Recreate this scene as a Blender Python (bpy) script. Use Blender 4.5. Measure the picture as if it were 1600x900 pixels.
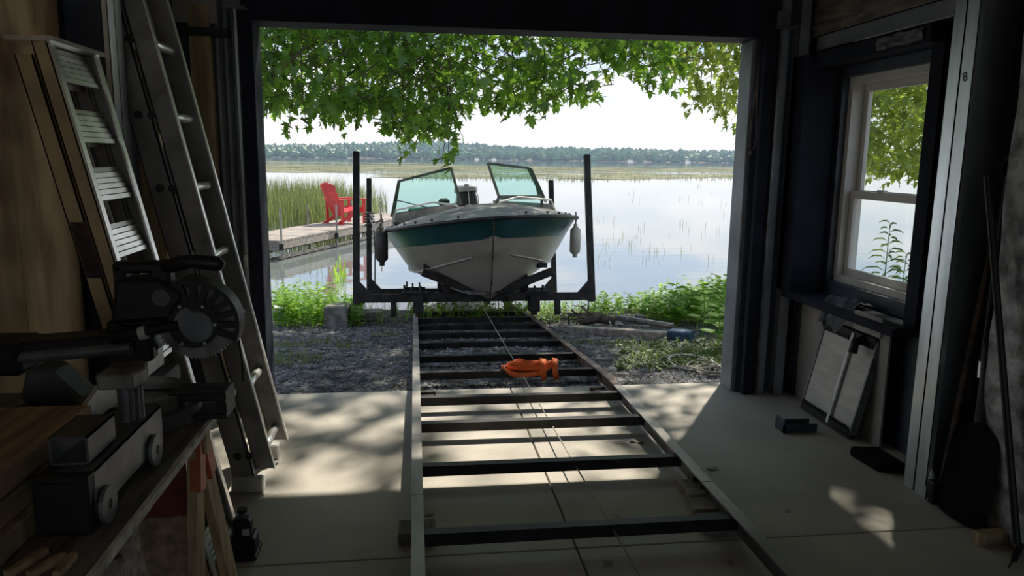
import bpy, bmesh, math, random
from mathutils import Vector, Matrix, noise
random.seed(7)
for o in list(bpy.data.objects): bpy.data.objects.remove(o)
scene = bpy.context.scene
COL = scene.collection
V = Vector
# ------------------------------------------------------------------ camera
FOC, CX, CY, EYE = 1170.0, 800.0, 450.0, 1.5          # focal length in pixels of a 1600x900 frame
_d = V((647 - CX, -(244 - CY), FOC)).normalized()      # room's depth axis seen by the camera
_u = _d.cross(V((1, -0.013, 0))).normalized()
if _u.y < 0: _u = -_u
_r = _u.cross(_d)
if _r.x < 0: _r = -_r
AX = (_r, _d, _u)                                      # world X, Y, Z in camera coordinates
cam_d = bpy.data.cameras.new('camera'); cam = bpy.data.objects.new('camera', cam_d); COL.objects.link(cam)
cam_d.sensor_width = 36; cam_d.lens = FOC / 1600 * 36; cam_d.clip_start = 0.05; cam_d.clip_end = 3000
right = V([a.x for a in AX]); up = V([a.y for a in AX]); fwd = V([a.z for a in AX])
cam.matrix_world = Matrix((( right.x, up.x, -fwd.x, 0), (right.y, up.y, -fwd.y, 0), (right.z, up.z, -fwd.z, EYE), (0, 0, 0, 1)))
scene.camera = cam
def ray(px, py):
    c = V((px - CX, -(py - CY), FOC)); return V([a.dot(c) for a in AX])
def atY(px, py, Y): w = ray(px, py); return V((0, 0, EYE)) + w * (Y / w.y)
def atX(px, py, X): w = ray(px, py); return V((0, 0, EYE)) + w * (X / w.x)
def atZ(px, py, z=0.0): w = ray(px, py); return V((0, 0, EYE)) + w * ((z - EYE) / w.z)
# ------------------------------------------------------------------ sky, sun, exposure
SUNDIR = V((0.943, 1.445, 2.225)).normalized()
world = bpy.data.worlds.new('sky'); scene.world = world; world.use_nodes = True
def build_sky():
    nt = world.node_tree; nt.nodes.clear(); N = nt.nodes.new; L = nt.links.new
    tc = N('ShaderNodeTexCoord'); sx = N('ShaderNodeSeparateXYZ'); L(tc.outputs['Generated'], sx.inputs[0])
    g = N('ShaderNodeValToRGB'); L(sx.outputs['Z'], g.inputs[0])
    e = g.color_ramp.elements; e[0].position = 0.0; e[0].color = (.90, .93, .97, 1); e[1].position = 1.0; e[1].color = (.20, .36, .68, 1)
    for p, c in ((.06, (.84, .89, .97, 1)), (.15, (.50, .66, .93, 1)), (.4, (.36, .53, .84, 1))):
        k = e.new(p); k.color = c
    mx = N('ShaderNodeMath'); mx.operation = 'ADD'; mx.inputs[1].default_value = .12; L(sx.outputs['Z'], mx.inputs[0])
    dv = N('ShaderNodeVectorMath'); dv.operation = 'DIVIDE'; L(tc.outputs['Generated'], dv.inputs[0])
    cb = N('ShaderNodeCombineXYZ')
    for i in range(3): L(mx.outputs[0], cb.inputs[i])
    L(cb.outputs[0], dv.inputs[1])
    nz = N('ShaderNodeTexNoise'); nz.inputs['Scale'].default_value = 1.5; nz.inputs['Detail'].default_value = 7; nz.inputs['Roughness'].default_value = .55
    L(dv.outputs[0], nz.inputs['Vector'])
    r = N('ShaderNodeValToRGB'); r.color_ramp.elements[0].position = .43; r.color_ramp.elements[1].position = .62; L(nz.outputs[0], r.inputs[0])
    m = N('ShaderNodeMix'); m.data_type = 'RGBA'; L(r.outputs[0], m.inputs[0]); L(g.outputs[0], m.inputs[6]); m.inputs[7].default_value = (1.0, 1.0, 1.02, 1)
    b = N('ShaderNodeBackground'); L(m.outputs[2], b.inputs[0]); b.inputs[1].default_value = SKY
    o = N('ShaderNodeOutputWorld'); L(b.outputs[0], o.inputs[0])
SKY = 1.12
build_sky()
sl = bpy.data.lights.new('sun', 'SUN'); sl.energy = 6.6; sl.angle = math.radians(1.2); sl.color = (1, .93, .80)
sun = bpy.data.objects.new('sun', sl); COL.objects.link(sun); sun.location = SUNDIR * 60
sun.rotation_euler = SUNDIR.to_track_quat('Z', 'Y').to_euler()
vs = scene.view_settings; vs.view_transform = 'Standard'; vs.look = 'None'; vs.gamma = 1; vs.use_curve_mapping = False; vs.exposure = 0.1
# ------------------------------------------------------------------ materials
def mat(name, col, rough=.6, metal=0., var=.15, scale=8., col2=None, bump=0., bscale=None, stretch=None, lo=.35, hi=.65, spec=.5, detail=5):
    m = bpy.data.materials.new(name); m.use_nodes = True; nt = m.node_tree; N = nt.nodes.new; L = nt.links.new
    b = nt.nodes['Principled BSDF']; b.inputs['Roughness'].default_value = rough; b.inputs['Metallic'].default_value = metal
    b.inputs['Specular IOR Level'].default_value = spec
    tc = N('ShaderNodeTexCoord'); mp = N('ShaderNodeMapping'); L(tc.outputs['Object'], mp.inputs[0])
    if stretch: mp.inputs['Scale'].default_value = stretch
    nz = N('ShaderNodeTexNoise'); nz.inputs['Scale'].default_value = scale; nz.inputs['Detail'].default_value = detail; L(mp.outputs[0], nz.inputs[0])
    r = N('ShaderNodeValToRGB'); r.color_ramp.elements[0].position = lo; r.color_ramp.elements[1].position = hi
    c2 = col2 or tuple(max(0, c * (1 - 2 * var)) for c in col)
    r.color_ramp.elements[0].color = (*c2, 1); r.color_ramp.elements[1].color = (*[min(1, c * (1 + (0 if col2 else var))) for c in col], 1)
    L(nz.outputs[0], r.inputs[0]); L(r.outputs[0], b.inputs['Base Color'])
    if bump:
        n2 = N('ShaderNodeTexNoise'); n2.inputs['Scale'].default_value = bscale or scale * 3; n2.inputs['Detail'].default_value = 4; L(mp.outputs[0], n2.inputs[0])
        bp = N('ShaderNodeBump'); bp.inputs['Strength'].default_value = bump; bp.inputs['Distance'].default_value = .02
        L(n2.outputs[0], bp.inputs['Height']); L(bp.outputs[0], b.inputs['Normal'])
    return m
def leafmat(name, c, t, var=.35, scale=3.):
    m = bpy.data.materials.new(name); m.use_nodes = True; nt = m.node_tree; nt.nodes.clear(); N = nt.nodes.new; L = nt.links.new
    gi = N('ShaderNodeNewGeometry'); hs = N('ShaderNodeHueSaturation'); h2 = N('ShaderNodeHueSaturation')
    rr = N('ShaderNodeMapRange'); L(gi.outputs['Random Per Island'], rr.inputs[0]); rr.inputs[3].default_value = 1 - var; rr.inputs[4].default_value = 1 + var
    hs.inputs['Color'].default_value = (*c, 1); h2.inputs['Color'].default_value = (*t, 1)
    L(rr.outputs[0], hs.inputs['Value']); L(rr.outputs[0], h2.inputs['Value'])
    d = N('ShaderNodeBsdfDiffuse'); tr = N('ShaderNodeBsdfTranslucent'); gl = N('ShaderNodeBsdfGlossy'); gl.inputs['Roughness'].default_value = .45
    L(hs.outputs[0], d.inputs[0]); L(h2.outputs[0], tr.inputs[0])
    a = N('ShaderNodeMixShader'); a.inputs[0].default_value = .5; L(d.outputs[0], a.inputs[1]); L(tr.outputs[0], a.inputs[2])
    b = N('ShaderNodeMixShader'); b.inputs[0].default_value = .04; L(a.outputs[0], b.inputs[1]); L(gl.outputs[0], b.inputs[2])
    o = N('ShaderNodeOutputMaterial'); L(b.outputs[0], o.inputs[0]); return m
def glassmat(name, tint, refl=.08):
    m = bpy.data.materials.new(name); m.use_nodes = True; nt = m.node_tree; nt.nodes.clear(); N = nt.nodes.new; L = nt.links.new
    t = N('ShaderNodeBsdfTransparent'); t.inputs[0].default_value = (*tint, 1); g = N('ShaderNodeBsdfGlossy'); g.inputs['Roughness'].default_value = .02
    lw = N('ShaderNodeLayerWeight'); lw.inputs[0].default_value = .5; pw_ = N('ShaderNodeMath'); pw_.operation = 'POWER'; L(lw.outputs['Facing'], pw_.inputs[0]); pw_.inputs[1].default_value = 4
    f = N('ShaderNodeMath'); f.operation = 'MULTIPLY_ADD'; L(pw_.outputs[0], f.inputs[0]); f.inputs[1].default_value = .5; f.inputs[2].default_value = .03
    x = N('ShaderNodeMixShader'); L(f.outputs[0], x.inputs[0]); L(t.outputs[0], x.inputs[1]); L(g.outputs[0], x.inputs[2])
    o = N('ShaderNodeOutputMaterial'); L(x.outputs[0], o.inputs[0]); return m
def watermat():
    m = bpy.data.materials.new('lake_water'); m.use_nodes = True; nt = m.node_tree; N = nt.nodes.new; L = nt.links.new
    b = nt.nodes['Principled BSDF']; b.inputs['Base Color'].default_value = (.16, .18, .18, 1); b.inputs['Roughness'].default_value = .03
    b.inputs['IOR'].default_value = 3.4
    tc = N('ShaderNodeTexCoord'); mp = N('ShaderNodeMapping'); mp.inputs['Scale'].default_value = (.5, 1.2, 1); L(tc.outputs['Object'], mp.inputs[0])
    n = N('ShaderNodeTexNoise'); n.inputs['Scale'].default_value = 1.6; n.inputs['Detail'].default_value = 3; L(mp.outputs[0], n.inputs[0])
    bp = N('ShaderNodeBump'); bp.inputs['Strength'].default_value = .05; bp.inputs['Distance'].default_value = .05; L(n.outputs[0], bp.inputs['Height']); L(bp.outputs[0], b.inputs['Normal'])
    return m
M = {}
def D(k, *a, **kw): M[k] = mat(k, *a, **kw)
D('concrete', (.47, .43, .37), .75, var=.07, scale=2.2, bump=.15, bscale=60)
D('joint', (.09, .085, .08), .9)
D('gravel_bed', (.13, .125, .12), .95, var=.4, scale=30, bump=.6, bscale=50)
D('stone', (.21, .21, .215), .85, var=.4, scale=9, bump=.2)
D('earth', (.12, .10, .07), .95, var=.3, scale=6)
D('osb', (.70, .52, .31), .75, var=.2, scale=8, detail=8, col2=(.34, .22, .11), bump=.3, bscale=30, stretch=(1, 1, .35), lo=.3, hi=.6)
D('wood_stud', (.38, .29, .17), .75, var=.2, scale=6, stretch=(4, 4, .5))
D('board', (.46, .32, .20), .7, var=.2, scale=5, stretch=(6, .6, 6), bump=.2)
D('plank_dark', (.20, .18, .155), .75, var=.3, scale=7, stretch=(5, .6, 5), bump=.25)
D('plank_edge', (.66, .61, .50), .8, var=.25, scale=14)
D('grey_wood', (.36, .31, .26), .85, var=.25, scale=5, stretch=(.7, 6, 6), bump=.3)
D('raw_wood', (.50, .36, .20), .75, var=.2, scale=6, stretch=(4, 4, .6))
D('steel_sheet', (.26, .28, .31), .5, .3, var=.15, scale=3)
D('dark_paint_and_shade', (.042, .052, .075), .45, var=.2, scale=4)
D('navy_trim', (.018, .022, .036), .8, spec=.2, var=.2, scale=4)
D('galv', (.74, .79, .80), .36, .85, var=.14, scale=7, stretch=(1, 1, .25))
D('alu', (.88, .87, .85), .33, .85, var=.12, scale=6)
D('alu_dull', (.30, .285, .265), .55, .3, var=.2, scale=7)
D('osb_reflection_alu', (.60, .45, .25), .6, var=.15, scale=5)  # near step-ladder rails: plywood's warm reflection put into the aluminium's colour
D('black', (.014, .014, .016), .5, var=.2, scale=6)
D('matte_black', (.010, .010, .012), .9, spec=.1)
D('black_steel', (.022, .020, .020), .55, .2, var=.4, scale=9)
D('rust_steel', (.15, .105, .085), .65, .35, var=.4, scale=10, bump=.2)
D('rail_top', (.40, .37, .34), .5, .5, var=.2, scale=6, stretch=(1, .3, 1))
D('grey_steel', (.20, .205, .215), .42, .5, var=.2, scale=8)
D('mid_grey', (.12, .12, .125), .5, .1, var=.2, scale=7)
D('light_grey', (.66, .66, .64), .5, .2, var=.15, scale=9)
D('scuffed', (.25, .24, .22), .45, .5, var=.3, scale=16)
D('red_paint', (.24, .05, .035), .6, var=.2, scale=6)
D('orange_paint', (.65, .16, .06), .5, var=.15, scale=6)
D('label_red', (.06, .03, .028), .5, var=.3, scale=40)
D('white_vinyl', (.62, .60, .55), .5, var=.06, scale=4)
D('foil', (.36, .35, .34), .5, .2, var=.35, scale=12, bump=.8, bscale=14)
D('ply_grey', (.33, .31, .28), .75, var=.12, scale=4)
D('fin', (.50, .48, .43), .6, .3, var=.08, scale=4, stretch=(1, 1, 5))
D('cloth', (.12, .125, .14), .9, var=.35, scale=12)
D('hull_white', (.41, .37, .32), .3, var=.05, scale=3)
D('hull_teal', (.022, .10, .11), .3, var=.15, scale=3)
D('deck_canvas', (.32, .31, .30), .8, var=.2, scale=6, bump=.2)
D('frame_green', (.10, .12, .105), .45, .3, var=.2, scale=6)
D('teal_seat', (.02, .20, .19), .6)
D('cowl_grey', (.30, .30, .29), .5)
D('fender_white', (.62, .60, .53), .5, var=.1)
D('fender_dark', (.07, .062, .058), .6, var=.2)
D('rope', (.33, .30, .25), .8, var=.2, scale=30)
D('hose', (.42, .41, .38), .6, var=.2, scale=10)
D('orange', (.95, .17, .03), .6, var=.12, scale=9)
D('red_chair', (.62, .035, .035), .5, var=.12, scale=5)
D('blue_cap', (.035, .085, .15), .45, var=.2)
D('bark', (.14, .11, .085), .9, var=.35, scale=9, bump=.5)
D('twig', (.10, .075, .05), .9)
D('concrete_block', (.22, .21, .195), .9, var=.2, scale=10, bump=.3)
D('cottage', (.7, .68, .64), .7)
D('roof', (.13, .12, .12), .8)
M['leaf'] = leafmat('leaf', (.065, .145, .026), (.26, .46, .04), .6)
M['leaf_sunlit'] = leafmat('leaf_sunlit', (.13, .20, .035), (.40, .50, .07), .35)  # right maple: sunlight put into a paler, yellower leaf colour
M['weed'] = leafmat('weed', (.15, .30, .035), (.38, .62, .05), .35)
M['grass'] = leafmat('grass', (.09, .15, .04), (.20, .28, .06), .4)
M['reed'] = leafmat('reed', (.14, .17, .065), (.18, .21, .06), .5)
M['marsh'] = leafmat('marsh', (.42, .42, .27), (.20, .21, .11), .3)
M['forest'] = leafmat('forest', (.055, .15, .045), (.05, .12, .03), .4)
M['glass'] = glassmat('glass', (.94, .96, .95)); M['teal_glass'] = glassmat('teal_glass', (.76, .92, .89))
M['water'] = watermat()
# ------------------------------------------------------------------ mesh helpers
WM = {}
class MB:
    def __init__(s): s.v = []; s.f = []
    def add(s, vs, fs):
        n = len(s.v); s.v += [V(p) for p in vs]; s.f += [[i + n for i in f] for f in fs]; return s
    def box(s, lo, hi):
        x0, y0, z0 = lo; x1, y1, z1 = hi
        return s.add([(x0,y0,z0),(x1,y0,z0),(x1,y1,z0),(x0,y1,z0),(x0,y0,z1),(x1,y0,z1),(x1,y1,z1),(x0,y1,z1)],
                     [(3,2,1,0),(4,5,6,7),(0,1,5,4),(1,2,6,5),(2,3,7,6),(3,0,4,7)])
    def cbox(s, c, sz): return s.box([c[i] - sz[i] / 2 for i in range(3)], [c[i] + sz[i] / 2 for i in range(3)])
    def beam(s, p, q, w, h, upv=(0, 0, 1)):
        p, q = V(p), V(q); d = (q - p).normalized(); u = V(upv); a = d.cross(u)
        if a.length < 1e-4: a = d.cross(V((1, 0, 0)))
        a.normalize(); b = a.cross(d)
        r = []
        for c in (p, q):
            for i, j in ((-1,-1),(1,-1),(1,1),(-1,1)): r.append(c + a * (w/2*i) + b * (h/2*j))
        return s.add(r, [(3,2,1,0),(4,5,6,7),(0,1,5,4),(1,2,6,5),(2,3,7,6),(3,0,4,7)])
    def tube(s, pts, r, n=8, cap=True):
        pts = [V(p) for p in pts]; rs = r if isinstance(r, (list, tuple)) else [r] * len(pts)
        base = len(s.v); ref = None
        for i, p in enumerate(pts):
            d = (pts[min(i+1, len(pts)-1)] - pts[max(i-1, 0)]).normalized()
            if ref is None: ref = d.orthogonal().normalized()
            ref = (ref - d * ref.dot(d)); ref = ref.normalized() if ref.length > 1e-5 else d.orthogonal().normalized()
            b = d.cross(ref)
            for k in range(n):
                a = 2 * math.pi * k / n; s.v.append(p + (ref * math.cos(a) + b * math.sin(a)) * rs[i])
        for i in range(len(pts) - 1):
            for k in range(n):
                k2 = (k + 1) % n; s.f.append([base+i*n+k, base+i*n+k2, base+(i+1)*n+k2, base+(i+1)*n+k])
        if cap:
            s.f.append([base + k for k in range(n)][::-1]); s.f.append([base + (len(pts)-1)*n + k for k in range(n)])
        return s
    def cyl(s, p, q, r, n=20): return s.tube([p, q], r, n)
    def prism(s, poly, ext):
        n = len(poly); a = [V(p) for p in poly]; e = V(ext)
        return s.add(a + [p + e for p in a], [list(range(n))[::-1], list(range(n, 2*n))] + [(i, (i+1) % n, n + (i+1) % n, n + i) for i in range(n)])
    def ring(s, c, ax, r0, r1, t, n=28, a0=0., a1=2*math.pi):
        ax = V(ax).normalized(); u = ax.orthogonal().normalized()
        if abs(ax.y) > .9: u = V((1, 0, 0))
        w = ax.cross(u); c = V(c); full = abs(a1 - a0 - 2*math.pi) < 1e-6; b = len(s.v); m = n if full else n + 1
        for i in range(m):
            a = a0 + (a1 - a0) * i / n; dr = u * math.cos(a) + w * math.sin(a)
            for rr, tt in ((r0, -t/2), (r1, -t/2), (r1, t/2), (r0, t/2)): s.v.append(c + dr * rr + ax * tt)
        for i in range(n):
            j = (i + 1) % m
            for k in range(4):
                k2 = (k + 1) % 4; s.f.append([b+i*4+k, b+j*4+k, b+j*4+k2, b+i*4+k2])
        if not full: s.f.append([b, b+1, b+2, b+3]); s.f.append([b+n*4+3, b+n*4+2, b+n*4+1, b+n*4])
        return s
    def grid(s, fn, nu, nv):
        b = len(s.v)
        for i in range(nu + 1):
            for j in range(nv + 1): s.v.append(V(fn(i / nu, j / nv)))
        for i in range(nu):
            for j in range(nv): q = b + i*(nv+1) + j; s.f.append([q, q+nv+1, q+nv+2, q+1])
        return s
    def build(s, name, m, parent=None, smooth=False, local=False, bev=0., fix=True):
        vs = s.v
        if parent is not None and not local:
            inv = WM[parent.name].inverted(); vs = [inv @ p for p in vs]
        me = bpy.data.meshes.new(name); me.from_pydata([tuple(p) for p in vs], [], s.f); me.update()
        if fix:
            bm = bmesh.new(); bm.from_mesh(me); bmesh.ops.recalc_face_normals(bm, faces=bm.faces)
            if bev: bmesh.ops.bevel(bm, geom=bm.edges, offset=bev, segments=1, affect='EDGES')
            bm.to_mesh(me); bm.free()
        if smooth:
            for p in me.polygons: p.use_smooth = True
        me.materials.append(M[m]); return link(name, me, parent)
def link(name, me, parent=None, mw=None):
    o = bpy.data.objects.new(name, me); COL.objects.link(o)
    if parent is not None: o.parent = parent
    if mw is not None: o.matrix_local = mw
    WM[o.name] = (WM[parent.name] if parent is not None else Matrix()) @ (mw or Matrix()); return o
def tag(o, label=None, cat=None, group=None, kind=None):
    for k, v in (('label', label), ('category', cat), ('group', group), ('kind', kind)):
        if v: o[k] = v
    return o
def thing(name, loc, label, cat, group=None, rot=None, kind=None):
    mw = Matrix.Translation(V(loc)) @ (rot.to_4x4() if rot else Matrix()); return tag(link(name, None, None, mw), label, cat, group, kind)
def interp(tab, x):
    if x <= tab[0][0]: return tab[0][1]
    for (a, b), (c, d) in zip(tab, tab[1:]):
        if x <= c: return b + (d - b) * (x - a) / (c - a)
    return tab[-1][1]
R = random.uniform
# ================================================================== THE BOATHOUSE
def S(o): return tag(o, kind='structure')
YF, YO, XL, XR, ZH = 4.50, 4.68, -1.30, 2.52, 2.225      # front wall inner / outer face, side walls, head of the opening
JL, JR = -.88, 2.05                                        # jambs of the big door
fl = S(MB().box((-1.5, -3, -.25), (2.7, 4.70, -.03)).build('floor', 'joint'))
tag(fl, 'pale concrete floor with saw-cut joints', 'floor')
for x0, x1 in ((-1.5, .612), (.620, 2.7)):
    for y0, y1 in ((-3, .6), (.608, 2.646), (2.654, 4.72)):
        MB().box((x0, y0, -.24), (x1, y1, 0)).build('slab', 'concrete', fl, bev=.003)
wl = S(MB().box((-1.45, -3, 0), (XL - .012, YO, 3.0)).build('wall_left', 'dark_paint_and_shade'))
tag(wl, 'left boathouse wall with plywood sheets and steel studs', 'wall')
for y0, y1, z0, z1 in ((-.4, 1.44, 0, 2.44), (1.445, 2.66, 0, 2.44), (2.665, 3.09, 0, 2.44), (-.4, 3.09, 2.445, 2.98)):
    MB().box((XL - .012, y0, z0), (XL, y1, z1)).build('plywood_sheet', 'osb', wl)
for y0, c in ((3.10, 1), (3.175, 0)):
    m = MB(); m.box((XL + .167, y0, 0), (XL + .17, y0 + .065, 2.95)); yy = y0 + (.062 if c else 0); MB().box((XL - .01, yy, 0), (XL + .166, yy + .003, 2.95)).build('shade_toned_web', 'dark_paint_and_shade', wl); m.box((XL + .15, y0 + (0 if c else .062), 0), (XL + .17, y0 + (.003 if c else .065), 2.95))  # galvanised webs coloured dark to stand for the shade on them
    m.build('steel_stud', 'galv', wl)
MB().box((XL - .012, 3.85, 0), (XL + .09, 3.89, 2.95)).build('wood_stud', 'wood_stud', wl)
MB().box((XL - .012, 3.26, 2.36), (XL + .03, YF, 2.46)).build('girt', 'mid_grey', wl)
wf = S(MB().box((-1.45, YF, 0), (JL - .02, YO, 3)).box((JR + .02, YF, 0), (2.65, YO, 3)).box((JL - .02, YF, ZH + .02), (JR + .02, YO, 3)).build('wall_front', 'dark_paint_and_shade'))
tag(wf, 'dark front wall around the big doorway', 'wall')
MB().box((-1.21, YF - .06, 0), (-1.10, YF, 2.3)).build('wood_stud', 'wood_stud', wf)
for k in range(3):
    MB().prism([(-1.09 + k*.045, YF, 0), (-1.08 + k*.045, YF - .025, 0), (-1.062 + k*.045, YF - .025, 0), (-1.05 + k*.045, YF, 0)], (0, 0, 2.95)).build('steel_rib', 'steel_sheet', wf)
MB().box((-1.29, YF - .05, 2.20), (-1.06, YF, 2.42)).build('header_plate', 'ply_grey', wf)
MB().box((-1.29, YF - .10, 2.13), (-1.0, YF - .0, 2.17)).build('ledge', 'black', wf)
for x0, x1, d, mm in ((2.19, 2.25, .05, 'steel_sheet'), (2.30, 2.37, .07, 'steel_sheet'), (2.41, 2.46, .10, 'dark_paint_and_shade')):
    m = MB(); m.box((x0, YF - d, 0), (x1, YF - d + .003, 2.95)); m.box((x0, YF - d, 0), (x0 + .003, YF, 2.95)); m.box((x1 - .003, YF - d, 0), (x1, YF, 2.95)); m.build('steel_stud', mm, wf)
d1 = thing('door_1', (0.6, YO, 0), 'large open boathouse doorway with dark jambs and header', 'door', kind='structure')
MB().box((JL - .07, YF - .03, 0), (JL, YO + .01, ZH)).build('jamb', 'navy_trim', d1, bev=.004)
MB().box((JR, YF + .02, 0), (JR + .05, YO + .01, ZH)).build('jamb', 'steel_sheet', d1, bev=.004)
MB().box((JR + .05, YF - .06, 0), (JR + .12, YF + .02, ZH + .1)).build('jamb', 'navy_trim', d1, bev=.004)
MB().box((JL - .1, YF - .04, ZH), (JR + .12, YO + .01, 2.95)).build('header', 'navy_trim', d1, bev=.004)
for x, s in ((JL - .085, 1), (JR + .135, -1)):
    m = MB(); m.box((x - .006, YF - .07, 0), (x - .003, YF - .005, 2.3)); m.box((x - .006, YF - .07, 0), (x + .012, YF - .067, 2.3)); m.build('door_track', 'galv' if s > 0 else 'grey_steel', d1)
    b = MB(); b.box((x - .04, YF - .09, ZH + .055), (x + .04, YF - .085, ZH + .15)); b.box((x - .045, YF - .16, ZH + .05), (x + .07, YF - .04, ZH + .055)); b.build('track_bracket', 'grey_steel', d1)
MB().box((JL - .092, YF - .085, .86), (JL - .075, YF - .06, .93)).build('hinge', 'light_grey', d1)
# right wall with the window opening
WY0, WY1, WZ0, WZ1 = 3.48, 4.28, .78, 1.99
wr = MB(); wr.box((XR, -3, 0), (2.70, WY0, 3)); wr.box((XR, WY1, 0), (2.70, YO, 3)); wr.box((XR, WY0, 0), (2.70, WY1, WZ0)); wr.box((XR, WY0, WZ1), (2.70, WY1, 3))
wr = S(wr.build('wall_right', 'dark_paint_and_shade')); tag(wr, 'dark right boathouse wall with steel studs and a window', 'wall')
for y0, c in ((3.0, 0), (2.922, 1)):
    m = MB(); m.box((2.285, y0, 0), (2.288, y0 + .073, 2.95)); yy = y0 if c == 0 else y0 + .070
    m.box((2.285, yy, 0), (XR, yy + .003, 2.95)); m.box((2.285, y0 + (.07 if c == 0 else 0), 0), (2.31, y0 + (.073 if c == 0 else .003), 2.95)); m.build('steel_stud', 'galv', wr)
m = MB(); m.box((2.285, 1.60, 0), (2.288, 1.67, 2.95)); m.box((2.285, 1.60, 0), (XR, 1.603, 2.95)); m.build('steel_stud', 'galv', wr)
m = MB(); m.box((2.40, 3.1, 2.15), (2.403, 4.4, 2.235)); m.box((2.40, 3.1, 2.15), (XR, 4.4, 2.153)); m.box((2.40, 3.1, 2.232), (XR, 4.4, 2.235)); m.build('girt', 'steel_sheet', wr)
MB().box((2.396, 3.1, 2.147), (2.402, 4.0, 2.153)).build('girt_lip', 'alu', wr)
MB().box((2.40, 3.08, 2.24), (XR, 4.48, 2.95)).build('upper_panel', 'plank_dark', wr)
MB().box((2.44, 3.5, 0), (2.452, 4.46, .66)).build('lower_panel', 'ply_grey', wr)
MB().box((2.436, 4.455, 0), (2.456, 4.462, .68)).build('panel_edge', 'alu', wr)
MB().box((2.33, 3.42, .62), (2.345, 3.66, .72)).build('block', 'ply_grey', wr)
for y0, y1 in ((.2, 1.58), (1.69, 2.76)):
    MB().grid(lambda u, v: (2.37 + .025*noise.noise((u*9, v*14, y0)) - .05*math.sin(math.pi*u), y0 + (y1 - y0)*u, 2.95*v), 24, 40).build('insulation_batt', 'foil', wr, smooth=True)
# dark window box, sill
MB().box((2.30, WY1 + .04, .70), (XR, WY1 + .20, 2.12)).build('window_buck', 'navy_trim', wr)
MB().box((2.44, 3.32, .70), (XR, 3.41, 2.12)).build('window_buck', 'navy_trim', wr)
MB().box((2.36, 3.32, 2.05), (XR, WY1 + .2, 2.13)).build('window_head', 'navy_trim', wr)
MB().box((2.31, 3.30, .655), (XR, WY1 + .20, .70)).build('window_stool', 'navy_trim', wr, bev=.004)
MB().grid(lambda u, v: (2.35 + .012*noise.noise((u*7, v*5, 3)), 3.36 + .36*u, 2.06 + .06*v + .01*noise.noise((u*5, 1, v*6))), 20, 6).build('plastic_wrap', 'mid_grey', wr, smooth=True)
MB().box((2.33, 4.325, .70), (2.50, 4.345, .80)).build('block', 'ply_grey', wr)
w1 = thing('window_1', (2.55, 3.94, WZ0), 'white vinyl double-hung window in the right wall', 'window', kind='structure')
def rect_frame(mb, x0, x1, y0, y1, z0, z1, t):
    mb.box((x0, y0, z0), (x1, y1, z0 + t)); mb.box((x0, y0, z1 - t), (x1, y1, z1)); mb.box((x0, y0, z0 + t), (x1, y0 + t, z1 - t)); mb.box((x0, y1 - t, z0 + t), (x1, y1, z1 - t)); return mb
rect_frame(MB(), 2.56, 2.68, WY0, WY1, WZ0, WZ1, .04).build('window_frame', 'white_vinyl', w1)
ZM = 1.30
u = rect_frame(MB(), 2.635, 2.66, WY0 + .04, WY1 - .04, ZM - .01, WZ1 - .04, .045).build('upper_sash', 'white_vinyl', w1)
MB().box((2.645, WY0 + .08, ZM + .03), (2.649, WY1 - .08, WZ1 - .08)).build('pane', 'glass', u)
l = rect_frame(MB(), 2.60, 2.625, WY0 + .04, WY1 - .04, WZ0 + .04, ZM + .03, .045).build('lower_sash', 'white_vinyl', w1)
MB().box((2.61, WY0 + .08, WZ0 + .08), (2.614, WY1 - .08, ZM - .01)).build('pane', 'glass', l)
MB().box((2.59, 3.9, ZM + .03), (2.615, 3.96, ZM + .045)).build('sash_lock', 'light_grey', w1)
BX0, BX1, BZ0, BZ1 = -1.1, 2.3, .75, 2.4  # unseen rear opening and its window, added to brighten the interior
S(tag(MB().box((-1.45, -3.15, 0), (BX0, -3, 3)).box((BX1, -3.15, 0), (2.70, -3, 3)).box((BX0, -3.15, 0), (BX1, -3, BZ0)).box((BX0, -3.15, BZ1), (BX1, -3, 3)).build('wall_back', 'steel_sheet'), 'rear wall of the boathouse with an added wide window for fill light', 'wall'))
w2 = thing('added_fill_window', (.6, -3.07, BZ0), 'wide window added in the unseen rear wall for fill light', 'window', kind='structure')
m = MB()
for a_, b_ in (((BX0, BZ0), (BX1, BZ0 + .05)), ((BX0, BZ1 - .05), (BX1, BZ1)), ((BX0, BZ0), (BX0 + .05, BZ1)), ((BX1 - .05, BZ0), (BX1, BZ1)), ((.57, BZ0), (.63, BZ1))): m.box((a_[0], -3.11, a_[1]), (b_[0], -3.04, b_[1]))
m.build('window_frame', 'white_vinyl', w2)
for a_, b_ in ((BX0 + .05, .57), (.63, BX1 - .05)): MB().box((a_, -3.08, BZ0 + .05), (b_, -3.076, BZ1 - .05)).build('pane', 'glass', w2)
S(tag(MB().box((-1.5, -3.15, 2.95), (2.72, 4.95, 3.1)).build('ceiling', 'board'), 'dark boarded boathouse ceiling', 'ceiling'))
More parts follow.
